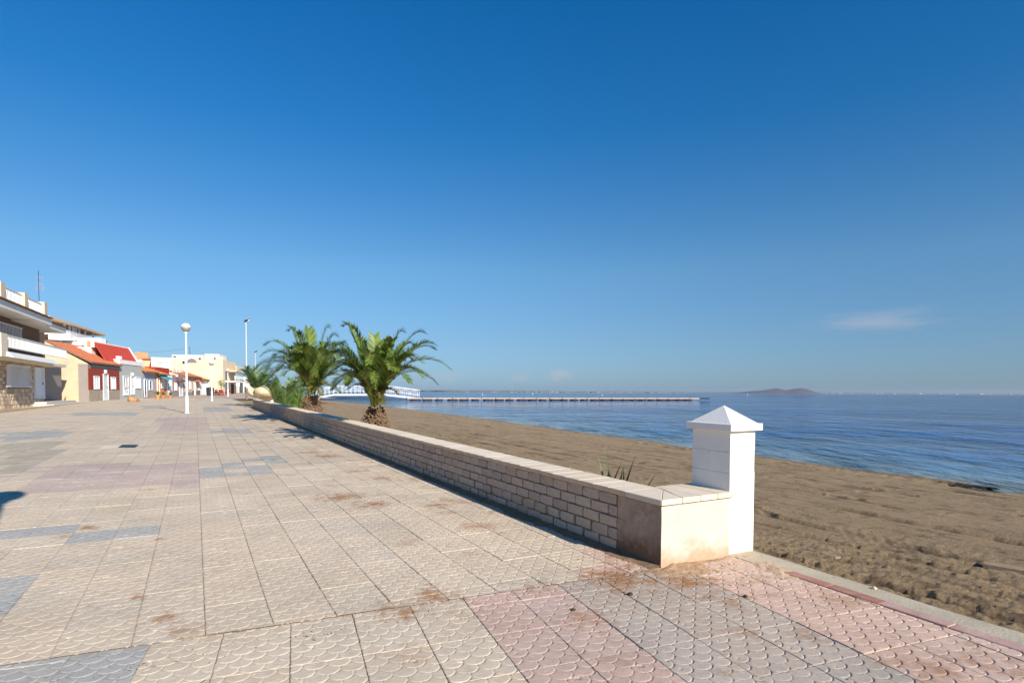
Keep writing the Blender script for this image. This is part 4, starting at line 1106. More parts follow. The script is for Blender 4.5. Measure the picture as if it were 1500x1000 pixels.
# ------------------------------------------------------------------ footbridge and pontoon
M_bw = mat('bridge_white', (222,224,226), .5, .05, 1, 0); M_float = mat('black_float', (22,22,24), .6, .1, 2, 0); M_deck = mat('pontoon_deck', (176,160,148), .85, .15, 1, 0)
BY = 150.0
pl = atz(596, 586.3, SEA); pr = atz(1040, 585.9+0, SEA)
pa = Vector((pl.x, pl.y, 0)); pbv = Vector((pr.x, pr.y, 0)); print('pontoon', pa, pbv)
dirp = (pbv-pa).normalized(); sp_ = Vector((-dirp.y, dirp.x, 0)); 
if sp_.y < 0: sp_ = -sp_
pont = empty('pontoon', (pa.x, pa.y, SEA), 'long low floating pontoon on black floats stretching out into the sea', 'pontoon')
LEN = (pbv-pa).length
def obx(mb, s0, s1, w0, w1, z0, z1, O=pa, D=dirp, S=sp_):
    P = [O+D*s0+S*w0, O+D*s1+S*w0, O+D*s1+S*w1, O+D*s0+S*w1]
    mb.hexa([(p.x, p.y, z0) for p in P]+[(p.x, p.y, z1) for p in P])
seg = 24
for k in range(seg):
    mb = MB(); obx(mb, LEN*k/seg+.08, LEN*(k+1)/seg-.08, 0, 2.4, SEA+.32, SEA+.62); mb.build('deck_section', M_deck if k < seg-1 else M_float, pont)
nf = 27
for k in range(nf):
    s0 = LEN*.93*k/nf+1.2; w = random.choice((1.3, 1.7, 2.0)); mb = MB(); obx(mb, s0, s0+w, .15, 2.2, SEA-.15, SEA+.318); mb.build('float', M_float, pont)
# bridge, seen from the side
br = empty('footbridge', atz(540, 586.3, SEA), 'white arched metal footbridge with lattice railings, leading from the beach to the pontoon', 'footbridge')
BYr = pl.y+1.5
def bp_(x, y, dY=0): return atY(x, y, BYr+dY)
topl = [(455,575),(470,568.5),(489,565.2),(560,564.6),(578,566.3),(612,571.2)]
botl = [(455,588),(470,581),(489,577.6),(560,577.4),(578,579.0),(612,583.6)]
def yat(L_, x):
    for (xa, ya), (xb, yb) in zip(L_[:-1], L_[1:]):
        if xa <= x <= xb: return ya+(yb-ya)*(x-xa)/(xb-xa)
for dY in (0, 2.6):
    mb = MB(); mb.tube([bp_(x, y, 0)+Vector((0, dY, 0)) for x, y in topl], .075, 6); mb.build('handrail', M_bw, br)
    mb = MB(); mb.tube([bp_(x, y-5, 0)+Vector((0, dY, 0)) for x, y in botl], .04, 6); mb.build('mid_rail', M_bw, br)
    for k, x in enumerate(np.linspace(457, 611.5, 25)):
        a = bp_(x, yat(topl, x))+Vector((0, dY, 0)); b_ = bp_(x, yat(botl, x))+Vector((0, dY, 0))
        mb = MB(); mb.tube([a, b_], .05, 6); mb.build('post', M_bw, br)
        if k < 24:
            x2 = x+(611.5-457)/24; c_ = bp_(x2, yat(topl, x2))+Vector((0, dY, 0)); d2 = bp_(x2, yat(botl, x2)-4.8)+Vector((0, dY, 0)); e_ = bp_(x, yat(botl, x)-4.8)+Vector((0, dY, 0))
            mb = MB(); mb.tube([a, d2] if k % 2 else [e_, c_], .032, 5); mb.build('brace', M_bw, br)
for (xa, ya), (xb, yb) in zip(botl[:-1], botl[1:]):
    mb = MB(); a = bp_(xa, ya); b_ = bp_(xb, yb)
    mb.hexa([a+Vector((0,-.1,-.28)), b_+Vector((0,-.1,-.28)), b_+Vector((0,2.7,-.28)), a+Vector((0,2.7,-.28)), a+Vector((0,-.1,.12)), b_+Vector((0,-.1,.12)), b_+Vector((0,2.7,.12)), a+Vector((0,2.7,.12))])
    mb.build('deck', M_bw, br)
# buoys
for k, (x, y, lab) in enumerate(((707, 578.0, 'small white buoy on the sea beyond the pontoon, leftmost'), (780, 576.8, 'small white buoy near the horizon, second from the left'), (882, 578.5, 'small white buoy on the sea behind the middle of the pontoon'), (1095, 578.6, 'small white buoy on the sea in front of the island'))):
    p = atz(x, y, SEA); s_ = p.y/850*1.3
    root = empty('buoy', p, lab, 'buoy', 'white buoys beyond the pontoon')
    mb = MB(); mb.lathe([(s_*.5, -s_*.2), (s_*.55, s_*.25), (s_*.3, s_*.6)], p, 10); mb.build('float', M_bw, root)
    mb = MB(); mb.tube([p+Vector((0, 0, s_*.5)), p+Vector((0, 0, s_*1.9))], s_*.14, 6); mb.build('mast', M_bw, root)

# ------------------------------------------------------------------ far coast and island
def ridge(name, prof, Y, depth, m):
    vs = []; fs = []
    for x, y in prof:
        b_ = atY(x, 574, Y); t_ = atY(x, y, Y+depth*.5); vs += [(b_.x, Y, SEA-1), (t_.x, Y+depth*.5, t_.z), (t_.x*1.02, Y+depth, SEA-1)]
    for k in range(len(prof)-1):
        a = k*3; fs += [(a, a+3, a+4, a+1), (a+1, a+4, a+5, a+2)]
    mb = MB(); mb.add(vs, fs); o = mb.build(name, m, None, smooth=True); tag(o, kind='structure'); return o
M_isl = mat('island_scrub', (92,86,92), .95, .15, .004, 0); M_coast = mat('coast_land', (120,104,88), .95, .15, .002, 0)
random.seed(9)
isl = [(1070,576.2),(1085,574.0),(1100,572.6),(1112,571.8),(1122,570.8),(1133,569.0),(1139,568.4),(1146,569.8),(1151,571.2),(1157,570.4),(1166,568.9),(1173,568.2),(1181,569.4),(1190,572.2),(1198,575.0),(1206,577.0)]
isl2 = []
for (xa, ya), (xb, yb) in zip(isl[:-1], isl[1:]):
    for t in (0, .33, .66): isl2.append((xa+(xb-xa)*t, ya+(yb-ya)*t+random.uniform(-.12, .12)))
isl2.append(isl[-1]); ridge('island', isl2, 5200, 600, M_isl)
cst = []
for x in range(560, 1500, 6):
    h0 = 1.6 if x < 680 else (1.0 if x < 1000 else .7)
    if x > 1060: h0 = .75
    hor = 573.4+(x-620)*.0049
    cst.append((x, hor-h0-1.4*fbm(np.array([x*.02]), np.array([0.0]), 3, 3)[0]*(1.6 if 690 < x < 830 else .8)))
ridge('distant_coast', cst, 8200, 900, M_coast)
mb = MB(); random.seed(33)
for k in range(260):
    t = random.random()
    x = random.gauss(632, 16) if t < .35 else (random.uniform(660, 1010) if t < .85 else random.uniform(1190, 1490))
    if x < 600: continue
    Y = 8150; hor = 573.5+(x-620)*.0049; p = atY(x, hor, Y); w = random.uniform(6, 22); h = random.uniform(4, 15)*(1.25 if x < 665 else .8)
    mb.box(p.x-w, p.x+w, Y-10, Y+10, SEA, SEA+h)
o = mb.build('distant_town', mat('town_white', (160,158,158), .8, .06, .01, 0)); tag(o, 'far-off white town strung along the opposite coast on the horizon', 'town', kind='stuff')

# ------------------------------------------------------------------ houses
class Fac:      # vertical facade plane; e = along the street away from us, n = outward (towards the promenade)
    def __init__(s, P, adeg):
        a = R(adeg); s.P = Vector((P[0], P[1], 0)); s.e = Vector((math.sin(a), math.cos(a), 0)); s.n = Vector((math.cos(a), -math.sin(a), 0))
    def pt(s, a, o, z): p = s.P+s.e*a+s.n*o; return Vector((p.x, p.y, z))
    def px(s, x, y, o=0.0):      # pixel -> (along, z) on the plane pushed out by o
        d = ray(x, y); t = ((s.P+s.n*o).dot(s.n))/(d.x*s.n.x+d.y*s.n.y); p = Vector((d.x*t, d.y*t, H+d.z*t)); return (p-s.P).dot(s.e), p.z
    def gx(s, x, y, a):          # pixel -> (outward, z) on the cross plane at along=a
        d = ray(x, y); t = ((s.P+s.e*a).dot(s.e))/(d.x*s.e.x+d.y*s.e.y); p = Vector((d.x*t, d.y*t, H+d.z*t)); return (p-s.P).dot(s.n), p.z
    def box(s, mb, a0, a1, o0, o1, z0, z1, mi=0):
        P = [(a0,o0),(a1,o0),(a1,o1),(a0,o1)]
        mb.hexa([s.pt(a, o, z0) for a, o in P]+[s.pt(a, o, z1) for a, o in P], mi)
def paint(n, c, **k): return mat(n, c, .85, .06, .8, .3, 8, **k)
M_frame = mat('window_frame_white', (228,228,226), .6, .03, 2, 0); M_glass = mat('window_glass', (92,106,120), .15, .1, .7, 0, spec=.6); M_shut = mat('roller_shutter', (206,210,212), .6, .04, 3, 0)
M_stone = mat('rubble_stone', (160,146,130), .9, .35, 5, .9, 7); M_tile = mat('terracotta_tiles', (192,112,76), .85, .25, 5, .5, 10, tint=(220,150,96), tscale=2, tamt=.6)
M_tile2 = mat('orange_tiles', (206,136,74), .85, .2, 5, .5, 10); M_redroof = mat('red_roof_paint', (192,70,54), .85, .08, 1.5, .3, 10)
M_navy = mat('navy_paint', (46,58,98), .6, .08, 2, 0); M_lblue = mat('light_blue_paint', (150,190,214), .6, .05, 2, 0); M_dark = mat('dark_opening', (44,40,38), .7, .1, 2, 0)
def wbox(fc, name, x0, y0, x1, y1, o, th_, m, root, frame=None, kind=''):
    a0, zt = fc.px(x0, (y0)); a1, zt2 = fc.px(x1, y0); _, zb = fc.px((x0+x1)/2, y1); _, zt = fc.px((x0+x1)/2, y0)
    fr = empty(name, fc.pt(a0, 0, zb)-wloc(root)); fr.parent = root
    fr.location = fc.pt(a0, 0, zb)-wloc(root)
    # note: frame ring, leaf / pane
    w = min(.09, (a1-a0)*.12)
    mb = MB()
    fc.box(mb, a0, a0+w, .002, o, zb, zt); fc.box(mb, a1-w, a1, .002, o, zb, zt); fc.box(mb, a0+w, a1-w, .002, o, zt-w, zt); fc.box(mb, a0+w, a1-w, .002, o, zb, zb+w)
    if name == 'window' and (a1-a0) > 1.0: fc.box(mb, (a0+a1)/2-w/2, (a0+a1)/2+w/2, .002, o*.9, zb+w, zt-w)
    mb.build('frame', frame or M_frame, fr)
    mb = MB(); fc.box(mb, a0+w, a1-w, -.05, .02, zb+w, zt-w); mb.build('leaf' if name == 'door' else 'pane', m, fr)
    if name == 'door':
        mb = MB(); fc.box(mb, a1-w-.16, a1-w-.10, .02, .07, (zb+zt)/2-.1, (zb+zt)/2+.05); mb.build('handle', M_dk, fr)
    return fr
def corrugated(fc, root, a0, a1, o0, z0, o1, z1, m, th_=.1, pitch=.22, amp=.035, name='roof_tiles'):
    # pantile field from the eave (o0,z0) up to the ridge (o1,z1)
    mb = MB(); na = max(8, int(abs(a1-a0)/pitch*4)); no = max(3, int(abs(o1-o0)/.5)+1); vs = []; nrm = 1
    for i in range(na+1):
        a = a0+(a1-a0)*i/na; b_ = amp*abs(math.sin(math.pi*i/4))
        for j in range(no):
            t0 = j/no; t1 = (j+1)/no
            for t, dz in ((t0, .035), (t1, 0.0)):
                vs.append(fc.pt(a, o0+(o1-o0)*t, z0+(z1-z0)*t+b_+dz+th_))
    w = no*2; fs = []
    for i in range(na):
        for j in range(w-1): fs.append((i*w+j, (i+1)*w+j, (i+1)*w+j+1, i*w+j+1))
    mb.add(vs, fs); o = mb.build(name, m, root)
    mb = MB(); P = [fc.pt(a0, o0, z0), fc.pt(a1, o0, z0), fc.pt(a1, o1, z1), fc.pt(a0, o1, z1)]
    mb.hexa([p for p in P]+[p+Vector((0, 0, th_)) for p in P]); mb.build('roof_deck', mat('eave_wood', (120,104,92)), root)
    return o

# ---- 1: the big balcony house at the left edge
FA = Fac(pave(0, 600), -26)
g0 = pz(FA.P.y)
A = empty('balcony_house', FA.pt(0, 0, g0), 'two-storey house with white balcony railings and tiled eaves at the left edge of the picture', 'house')
M_crm = paint('cream_render', (226,212,188)); M_slate = mat('brown_slate_cladding', (116,92,76), .9, .35, 6, .9, 8); M_rub = mat('stone_facing', (204,182,154), .9, .3, 4.5, 1.0, 6)
M_grey = paint('bare_grey_render', (150,140,132)); M_wht = paint('white_render', (230,228,222))
aR = FA.px(63, 560)[0]; aE = FA.px(100, 560)[0]
zf1b = FA.px(40, 527)[1]; zf1t = zf1b+.35; zsof = FA.px(5, 456)[1]; zA = FA.px(30, 526)[1]
mb = MB(); FA.box(mb, -9, aR, -9, 0, g0-.5, zA); mb.build('ground_floor_wall', M_grey, A)
# rubble facing, stone by stone
random.seed(12)
OPN = [(FA.px(x0_, 560)[0], FA.px(x1_, 560)[0], FA.px((x0_+x1_)/2, yb_)[1], FA.px((x0_+x1_)/2, yt_)[1]) for x0_, yt_, x1_, yb_ in ((10,534,42,566),(48.5,538,62.5,583.5))]
mb = MB(); z = g0+.02; row = 0
xs0 = -7.0
while z < zA-.15:
    hh = random.uniform(.2, .3); a = xs0+random.uniform(0, .2)
    while a < aR-.05:
        w = random.uniform(.25, .6); e_ = min(a+w, aR)
        if any(e_ > oa-.02 and a < ob+.02 and z+hh > oz-.02 and z < ot+.02 for oa, ob, oz, ot in OPN): a += .08; continue
        FA.box(mb, a+.012, e_-.012, .0, random.uniform(.03, .07), z+.01, min(z+hh, zA)-.01, random.randrange(3)); a += w
    z += hh
o = mb.build('stone_facing', [M_rub, mat('stone_facing_b', (184,162,138), .9, .25, 5, 1, 6), mat('stone_facing_c', (222,198,166), .9, .2, 5, 1, 6)], A); o['kind'] = 'stuff'
# recess, in shade
mb = MB(); FA.box(mb, aR, aE-.1, -9, -.45, g0-.5, zA); mb.build('recessed_wall', M_grey, A)
mb = MB(); FA.box(mb, -9, aR, -9, -.15, zA+.002, zsof+.5); mb.build('upper_wall', M_slate, A)
mb = MB(); FA.box(mb, aR, aE-.4, -9, -1.5, zA+.002, zsof+.1); mb.build('upper_wall', M_slate, A)
w_ = wbox(FA, 'window', 10, 534, 42, 566, .12, .1, M_glass, A)
def bars(fc, root, x0, x1, yt, yb, o, n, name='railing', m=None, slat=.05):
    rt = empty(name, fc.pt(fc.px(x0, yt, o)[0], o, fc.px(x0, yb, o)[1])-wloc(root)); rt.parent = root
    a0 = fc.px(x0, yt, o)[0]; a1 = fc.px(x1, yt, o)[0]; zt = fc.px(x0, yt, o)[1]; zb = fc.px(x0, yb, o)[1]
    mb = MB(); fc.box(mb, a0, a1, o-.03, o+.03, zt-.05, zt); mb.build('top_rail', m or M_lampw, rt); mb = MB(); fc.box(mb, a0, a1, o-.03, o+.03, zb, zb+.05); mb.build('bottom_rail', m or M_lampw, rt)
    for k in range(n):
        a = a0+(a1-a0)*(k+.5)/n; mb = MB(); fc.box(mb, a-slat, a+slat, o-.015, o+.015, zb+.05, zt-.05); mb.build('bar', m or M_lampw, rt)
    return rt
# window grille in front of the shuttered window
bars(FA, A, 9, 42.5, 533.5, 566.5, .22, 22, 'window_grille', M_frame, .035)
wbox(FA, 'door', 48.5, 538, 62.5, 583.5, .12, .1, mat('door_white', (220,224,228), .5, .03, 2, 0), A)
mb = MB(); a0 = FA.px(46, 585)[0]; FA.box(mb, a0, aE-.6, 0.01, 1.3, g0-.1, g0+.18); FA.box(mb, a0+.3, aE-1.4, 0.01, .8, g0+.18, g0+.36); mb.build('steps', mat('step_stone', (196,188,176), .9), A)
# balcony floor, soffit, awning box, railings
OB = .8
aB1 = FA.px(97, 540, OB)[0]; zs0 = FA.px(10, 524, OB)[1]
zb0 = FA.px(63, 536, OB)[1]; zb1 = zb0+.32
mb = MB(); FA.box(mb, -9, aB1, -1.49, OB, zb0+.12, zb1+.02); mb.build('balcony_floor', M_crm, A)
bars(FA, A, 9, 97, 489.5, 508.5, OB+.0, 58, 'balcony_railing')
ax0 = FA.px(6, 520, OB)[0]; ax1 = FA.px(75, 520, OB)[0]
zc0 = FA.px(8, 523, OB+.1)[1]; zc1 = FA.px(8, 513.5, OB+.1)[1]
mb = MB(); P = [(ax0, OB+.003), (ax1, OB+.003)]
mb.hexa([FA.pt(ax0, OB+.003, zc0+.1), FA.pt(ax1, OB+.003, zc0+.1), FA.pt(ax1, OB+.45, zc0), FA.pt(ax0, OB+.45, zc0), FA.pt(ax0, OB+.003, zc1), FA.pt(ax1, OB+.003, zc1), FA.pt(ax1, OB+.2, zc1-.05), FA.pt(ax0, OB+.2, zc1-.05)])
mb.build('awning_box', M_lampw, A)
# left part of the balcony: cream pier and inner railing
mb = MB(); c0 = FA.px(7.5, 500, OB)[0]; FA.box(mb, c0-1.1, c0, OB-.9, OB+.12, FA.px(4, 522, OB)[1], FA.px(4, 488, OB)[1]); mb.build('balcony_pier', M_crm, A)
bars(FA, A, -10, 32, 468, 492, .35, 20, 'inner_railing', None, .02)
# eaves
OE = 1.25
for (xa, xb, yt_, yb_, oe, o_in) in ((-80, 75, 434.5, 442.5, OE, -.2), (66, 96.5, 468.0, 473.0, OE-.35, -1.5)):
    a0 = FA.px(xa, yt_, oe)[0] if xa > 0 else -9; a1 = FA.px(xb, yt_, oe)[0]; xr = 9 if xa < 0 else xa
    zt = FA.px(xr, yt_+2, oe)[1]; zb = FA.px(xr, yb_+3, oe)[1]
    if xa < 0: zt = FA.px(9, 441, oe)[1]; zb = zt-.42
    else: zt = FA.px(68, 470, oe)[1]; zb = zt-.42; a0 = FA.px(45, 470, oe)[0]
    mb = MB(); FA.box(mb, a0, a1, o_in, oe, zb, zt); mb.build('eave_slab', M_wht, A)
    corrugated(FA, A, a0, a1, oe+.12, zt+.0, oe-.9, zt+.28, M_tile, .03)
    if xa < 0: zroof = zt; aroof = a1
mb = MB(); FA.box(mb, -9, aroof-.6, -9, .55, zsof+.5, zroof+.25); mb.build('roof_slab', M_crm, A)
bars(FA, A, 5, 64, 419, 437.5, .55, 34, 'roof_railing')
for (x, w) in ((2, .5), (36, .45), (64.5, .5)):
    mb = MB(); a = FA.px(x, 430, .6)[0]; zt_ = FA.px(5, 417, .6)[1]; FA.box(mb, a-w, a+w*.6, .25, .72, zroof+.1, zt_+.08); mb.build('parapet_pier', paint('parapet_cream', (216,198,168)), A)
# antenna on the roof
an = FA.pt(FA.px(57, 430, -3)[0], -3, 0); zt_ = FA.px(57, 397, -3)[1]
an_root = empty('tv_antenna', (an.x, an.y, zroof), 'thin television antenna mast on the roof of the balcony house', 'antenna')
mb = MB(); mb.tube([(an.x, an.y, zroof), (an.x, an.y, zt_)], .025, 6); mb.build('mast', M_dk, an_root)
for dz, w in ((-.6, .5), (-1.5, .8), (-1.7, .6), (-1.2, .45)):
    mb = MB(); mb.tube([(an.x-w/2, an.y, zt_+dz), (an.x+w/2, an.y+.2, zt_+dz)], .018, 5); mb.build('crossbar', mat('antenna_alu', (170,150,150)), an_root)
    for q in (-.5, 0, .5):
        mb = MB(); mb.tube([(an.x+w*q, an.y+.1, zt_+dz-.16), (an.x+w*q, an.y+.1, zt_+dz+.16)], .012, 4); mb.build('element', MATS['antenna_alu'], an_root)
# pavement kerb in front of the big house
mb = MB(); FA.box(mb, -8, aE+1.5, 1.2, 1.5, g0-.1, g0+.13); tag(mb.build('house_kerb', mat('house_kerb', (190,168,140), .9), None), kind='structure')

# ---- the row of small houses
FB = Fac(pave(129.5, 588), -15.3)
def ggz(a): return pz((FB.P+FB.e*a).y)
def rowhouse(name, label, x0, x1, ytop, wallm, wins, base=None, ybase=None, doors=(), depth=7.0, group='small houses facing the promenade', parapet=None, side=None):
    a0 = FB.px(x0, 580)[0]; a1 = FB.px(x1, 580)[0]; zt = FB.px(x0, ytop)[1]; g = ggz(a0)
    root = empty(name, FB.pt(a0, 0, g), label, 'house', group)
    mb = MB(); FB.box(mb, a0+.01, a1-.01, -depth, 0, g-.6, zt); mb.build('wall', wallm, root)
    if base:
        zb = FB.px(x0, ybase)[1]; ds = sorted(FB.px(dx, 580)[0] for d in doors for dx in (d[0], d[2])); segs = [a0+.01]+ds+[a1-.01]
        for k in range(0, len(segs), 2):
            if segs[k+1]-segs[k] > .1:
                mb = MB(); FB.box(mb, segs[k], segs[k+1], .001, .05, g-.3, zb); mb.build('plinth', base, root)
    for w in wins: wbox(FB, 'window', w[0], w[1], w[2], w[3], .09, .1, w[4] if len(w) > 4 else M_glass, root, w[5] if len(w) > 5 else None)
    for w in doors: wbox(FB, 'door', w[0], w[1], w[2], w[3], .09, .1, w[4] if len(w) > 4 else M_shut, root, w[5] if len(w) > 5 else None)
    return root, a0, a1, zt, g
def lamp_on(x, y, root):
    a, z = FB.px(x, y); mb = MB(); FB.box(mb, a-.12, a+.12, .003, .22, z-.16, z+.16); mb.build('wall_lamp', M_lampw, root)
# red house
M_redw = mat('red_siding', (150,62,50), .8, .1, 3, .2, 20)
r1, a0, a1, zt, g = rowhouse('red_house', 'small single-storey house with red clapboard front, stone plinth and terracotta roof', 129.5, 175, 533, M_grey, [(136.5,550.5,144.5,570,M_shut), (161.5,552,168.5,570,M_shut)], M_stone, 571, [(150,547.5,157.5,586,M_shut)])
zpl = FB.px(129.5, 571)[1]; nb = 13
ops = sorted([(FB.px(x0_, 560)[0], FB.px(x1_, 560)[0], FB.px(x0_, yb_)[1], FB.px(x0_, yt_)[1]) for x0_, yt_, x1_, yb_ in ((136.5,550.5,144.5,570), (161.5,552,168.5,570), (150,547.5,157.5,586))])
for k in range(nb):
    z0_ = zpl+(zt-.35-zpl)*k/nb; z1_ = zpl+(zt-.35-zpl)*(k+1)/nb
    cur = a0+.01
    for (oa, ob, oz0, oz1) in ops+[(a1-.01, a1, -99, 99)]:
        if oz0 < z1_ and oz1 > z0_ or oz0 == -99:
            if oa-cur > .05:
                mb = MB(); mb.hexa([FB.pt(cur, .001, z0_), FB.pt(oa, .001, z0_), FB.pt(oa, .055, z0_+.01), FB.pt(cur, .055, z0_+.01), FB.pt(cur, .001, z1_), FB.pt(oa, .001, z1_), FB.pt(oa, .02, z1_), FB.pt(cur, .02, z1_)]); mb.build('siding_board', M_redw, r1)
            cur = ob
lamp_on(152.5, 544, r1)
oR, zR = FB.gx(120, 508.5, a1); oR = max(oR, -8)
corrugated(FB, r1, a0-.05, a1, .35, zt+.05, oR, zR, M_tile, .1)
mb = MB()   # gable end facing us
mb.add([FB.pt(a0-.02, 0, g-.5), FB.pt(a0-.02, -9.5, g-.5), FB.pt(a0-.02, -9.5, zt+.4), FB.pt(a0-.02, oR, zR), FB.pt(a0-.02, .0, zt+.02), FB.pt(a0+.2, 0, g-.5), FB.pt(a0+.2, -9.5, g-.5), FB.pt(a0+.2, -9.5, zt+.4), FB.pt(a0+.2, oR, zR), FB.pt(a0+.2, .0, zt+.02)],
       [(0,1,2,3,4), (9,8,7,6,5), (0,4,9,5), (3,2,7,8), (4,3,8,9), (1,0,5,6), (2,1,6,7)])
mb.build('gable_wall', paint('peach_render', (214,184,150), tint=(166,158,148), tscale=.45, tamt=.9), r1)
mb = MB(); FB.box(mb, a0-.06, a0-.021, -.75, .0, g, zt); mb.build('corner_strip', M_grey, r1)
# back slope
mb = MB(); P = [FB.pt(a0, oR, zR+.1), FB.pt(a1, oR, zR+.1), FB.pt(a1, oR-5, zR-1.4), FB.pt(a0, oR-5, zR-1.4)]; mb.hexa([p-Vector((0,0,.1)) for p in P]+P); mb.build('back_roof', M_tile, r1)
mb = MB(); P = [FB.pt(a1-.12, .1, zt+.18), FB.pt(a1+.1, .1, zt+.18), FB.pt(a1+.1, oR, zR+.2), FB.pt(a1-.12, oR, zR+.2)]; mb.hexa([p-Vector((0,0,.15)) for p in P]+[p+Vector((0,0,.05)) for p in P]); mb.build('verge', mat('dark_verge', (86,82,76)), r1)
# grey house with the big red roof
M_gtile = mat('grey_tile_wall', (176,176,172), .8, .1, 5, .4, 12)
r2, a0, a1, zt, g = rowhouse('grey_house', 'grey tiled house with white parapet and a large plain red roof behind it', 175.6, 208.5, 532.5, M_gtile, [(198,552,205,569,M_frame), (180,550.5,187,567,M_glass)], None, None, [(190.5,551,196,578,M_frame), (180.2,567.5,187.5,579,M_frame)])
zp = FB.px(175.6, 526.5)[1]; mb = MB(); FB.box(mb, a0, a1, -.25, .06, zt, zp); mb.build('parapet', M_wht, r2)
for aa in (a0, a1-.5):
    mb = MB(); FB.box(mb, aa, aa+.5, -.3, .1, zp+.002, zp+.35); mb.build('parapet_block', M_wht, r2)
oR2, zR2 = FB.gx(188.5, 510.5, a1); ar0 = min(a0-.1, FB.px(138, 509, oR2)[0])
P = [FB.pt(ar0, -.3, zp-.3), FB.pt(a1, -.3, zp-.3), FB.pt(a1, oR2, zR2), FB.pt(ar0, oR2, zR2)]
mb = MB(); mb.hexa([p-Vector((0,0,.15)) for p in P]+P); mb.build('roof', M_redroof, r2)
P = [FB.pt(a1-.0, -.25, zp-.1), FB.pt(a1+.25, -.25, zp-.1), FB.pt(a1+.25, oR2, zR2+.15), FB.pt(a1-.0, oR2, zR2+.15)]
mb = MB(); mb.hexa([p-Vector((0,0,.5)) for p in P]+P); mb.build('white_verge', M_wht, r2)
P = [FB.pt(a0-.22, -.25, zp+.0), FB.pt(a0-.02, -.25, zp+.0), FB.pt(a0-.02, -2.6, zp+.45), FB.pt(a0-.22, -2.6, zp+.45)]
mb = MB(); mb.hexa([p-Vector((0,0,.9)) for p in P]+P); mb.build('white_verge', M_wht, r2)
mb = MB(); FB.box(mb, ar0, a1+.25, oR2-.3, oR2, zR2-.5, zR2+.12); mb.build('ridge_cap', M_wht, r2)
mb = MB(); FB.box(mb, ar0+.1, a1, oR2-3.2, oR2-.3, g, zR2-.5); mb.build('rear_wall', M_wht, r2)
lamp_on(192.5, 548, r2)
# blue-grey house
r3, a0, a1, zt, g = rowhouse('blue_grey_house', 'little blue-grey house with orange tiled eave, navy door and navy shutters', 208.6, 227.5, 545, paint('bluegrey', (160,168,180)), [(218,557,222,571,M_navy)], M_stone, 572, [(210.5,555,214,581.5,M_navy)])
zc, = (FB.px(208.6, 536.5)[1],); corrugated(FB, r3, a0, a1, .5, zt-.02, -2.6, zt+(zc-zt)*1.0+.35, M_tile2, .1)
mb = MB(); z1_ = FB.px(208.6, 528)[1]; FB.box(mb, a0, a1, -6, -2.65, g, z1_+.4); mb.build('upper_storey', M_crm, r3)
# orange house
r4, a0, a1, zt, g = rowhouse('orange_house', 'orange house with tiled eave, turquoise awning and yellow stone plinth', 227.6, 244.2, 548.5, paint('orangew', (206,134,92)), [(235.5,554,241,568.5,M_shut)], mat('yellow_stone', (208,158,84), .9, .3, 5, .9, 7), 574, [(229.5,553,233,580,mat('ochre', (222,180,110)))])
corrugated(FB, r4, a0, a1, .5, zt-.02, -2.4, FB.px(227.6, 541)[1]+.25, M_tile2, .1)
mb = MB(); aw0 = FB.px(231, 550)[0]; aw1 = FB.px(242.5, 550)[0]; zz = FB.px(236, 549.5)[1]
mb.hexa([FB.pt(aw0, .05, zz-.15), FB.pt(aw1, .05, zz-.15), FB.pt(aw1, 1.1, zz-.55), FB.pt(aw0, 1.1, zz-.55), FB.pt(aw0, .05, zz-.05), FB.pt(aw1, .05, zz-.05), FB.pt(aw1, 1.1, zz-.45), FB.pt(aw0, 1.1, zz-.45)]); mb.build('awning', mat('turquoise_canvas', (70,150,170)), r4)
mb = MB(); FB.box(mb, a0, a1, -6, -2.5, g, FB.px(227.6, 532)[1]); mb.build('upper_storey', M_wht, r4)
bars(FB, r4, 226.5, 241, 529.5, 535, -2.45, 22, 'roof_railing')
# white house
r5, a0, a1, zt, g = rowhouse('white_house', 'narrow white house with pale blue parapet and grey plinth beside the orange house', 244.3, 252.8, 549, M_wht, [(248.5,557,250.5,566,mat('brownish', (130,90,80)))], mat('grey_plinth', (140,136,134)), 573, [(245.2,557,247.2,579,mat('pale_blue_door', (170,186,204)))])
# brick-coloured house with red roof terrace
r6, a0, a1, zt, g = rowhouse('terrace_house', 'dusty pink house with a dark awning and a red roof room with three white windows', 252.9, 269.6, 548.5, paint('dustypink', (166,124,116)), [(255,560,258.5,572,M_shut)], mat('grey_plinth', (140,136,134)), 574, [(262,558,267,580,M_shut)])
mb = MB(); FB.box(mb, a0-1.5, a1-1.0, -6, -1.6, zt+.002, FB.px(252.9, 538)[1]); mb.build('roof_room', mat('roofroom_red', (170,58,50)), r6)
for xw in (252.2, 257.5, 262.6):
    aw, z1_ = FB.px(xw, 541.0, -1.6); aw2, z2_ = FB.px(xw+3.8, 545.6, -1.6); mb = MB(); FB.box(mb, aw, aw2, -1.6, -1.52, z2_, z1_); mb.build('window', M_frame, r6)
mb = MB(); FB.box(mb, FB.px(258, 555)[0], FB.px(267, 555)[0], .03, .7, FB.px(260, 558.5)[1], FB.px(260, 556.5)[1]); mb.build('awning', mat('dark_awning', (84,74,74)), r6)
lamp_on(258, 550, r6)
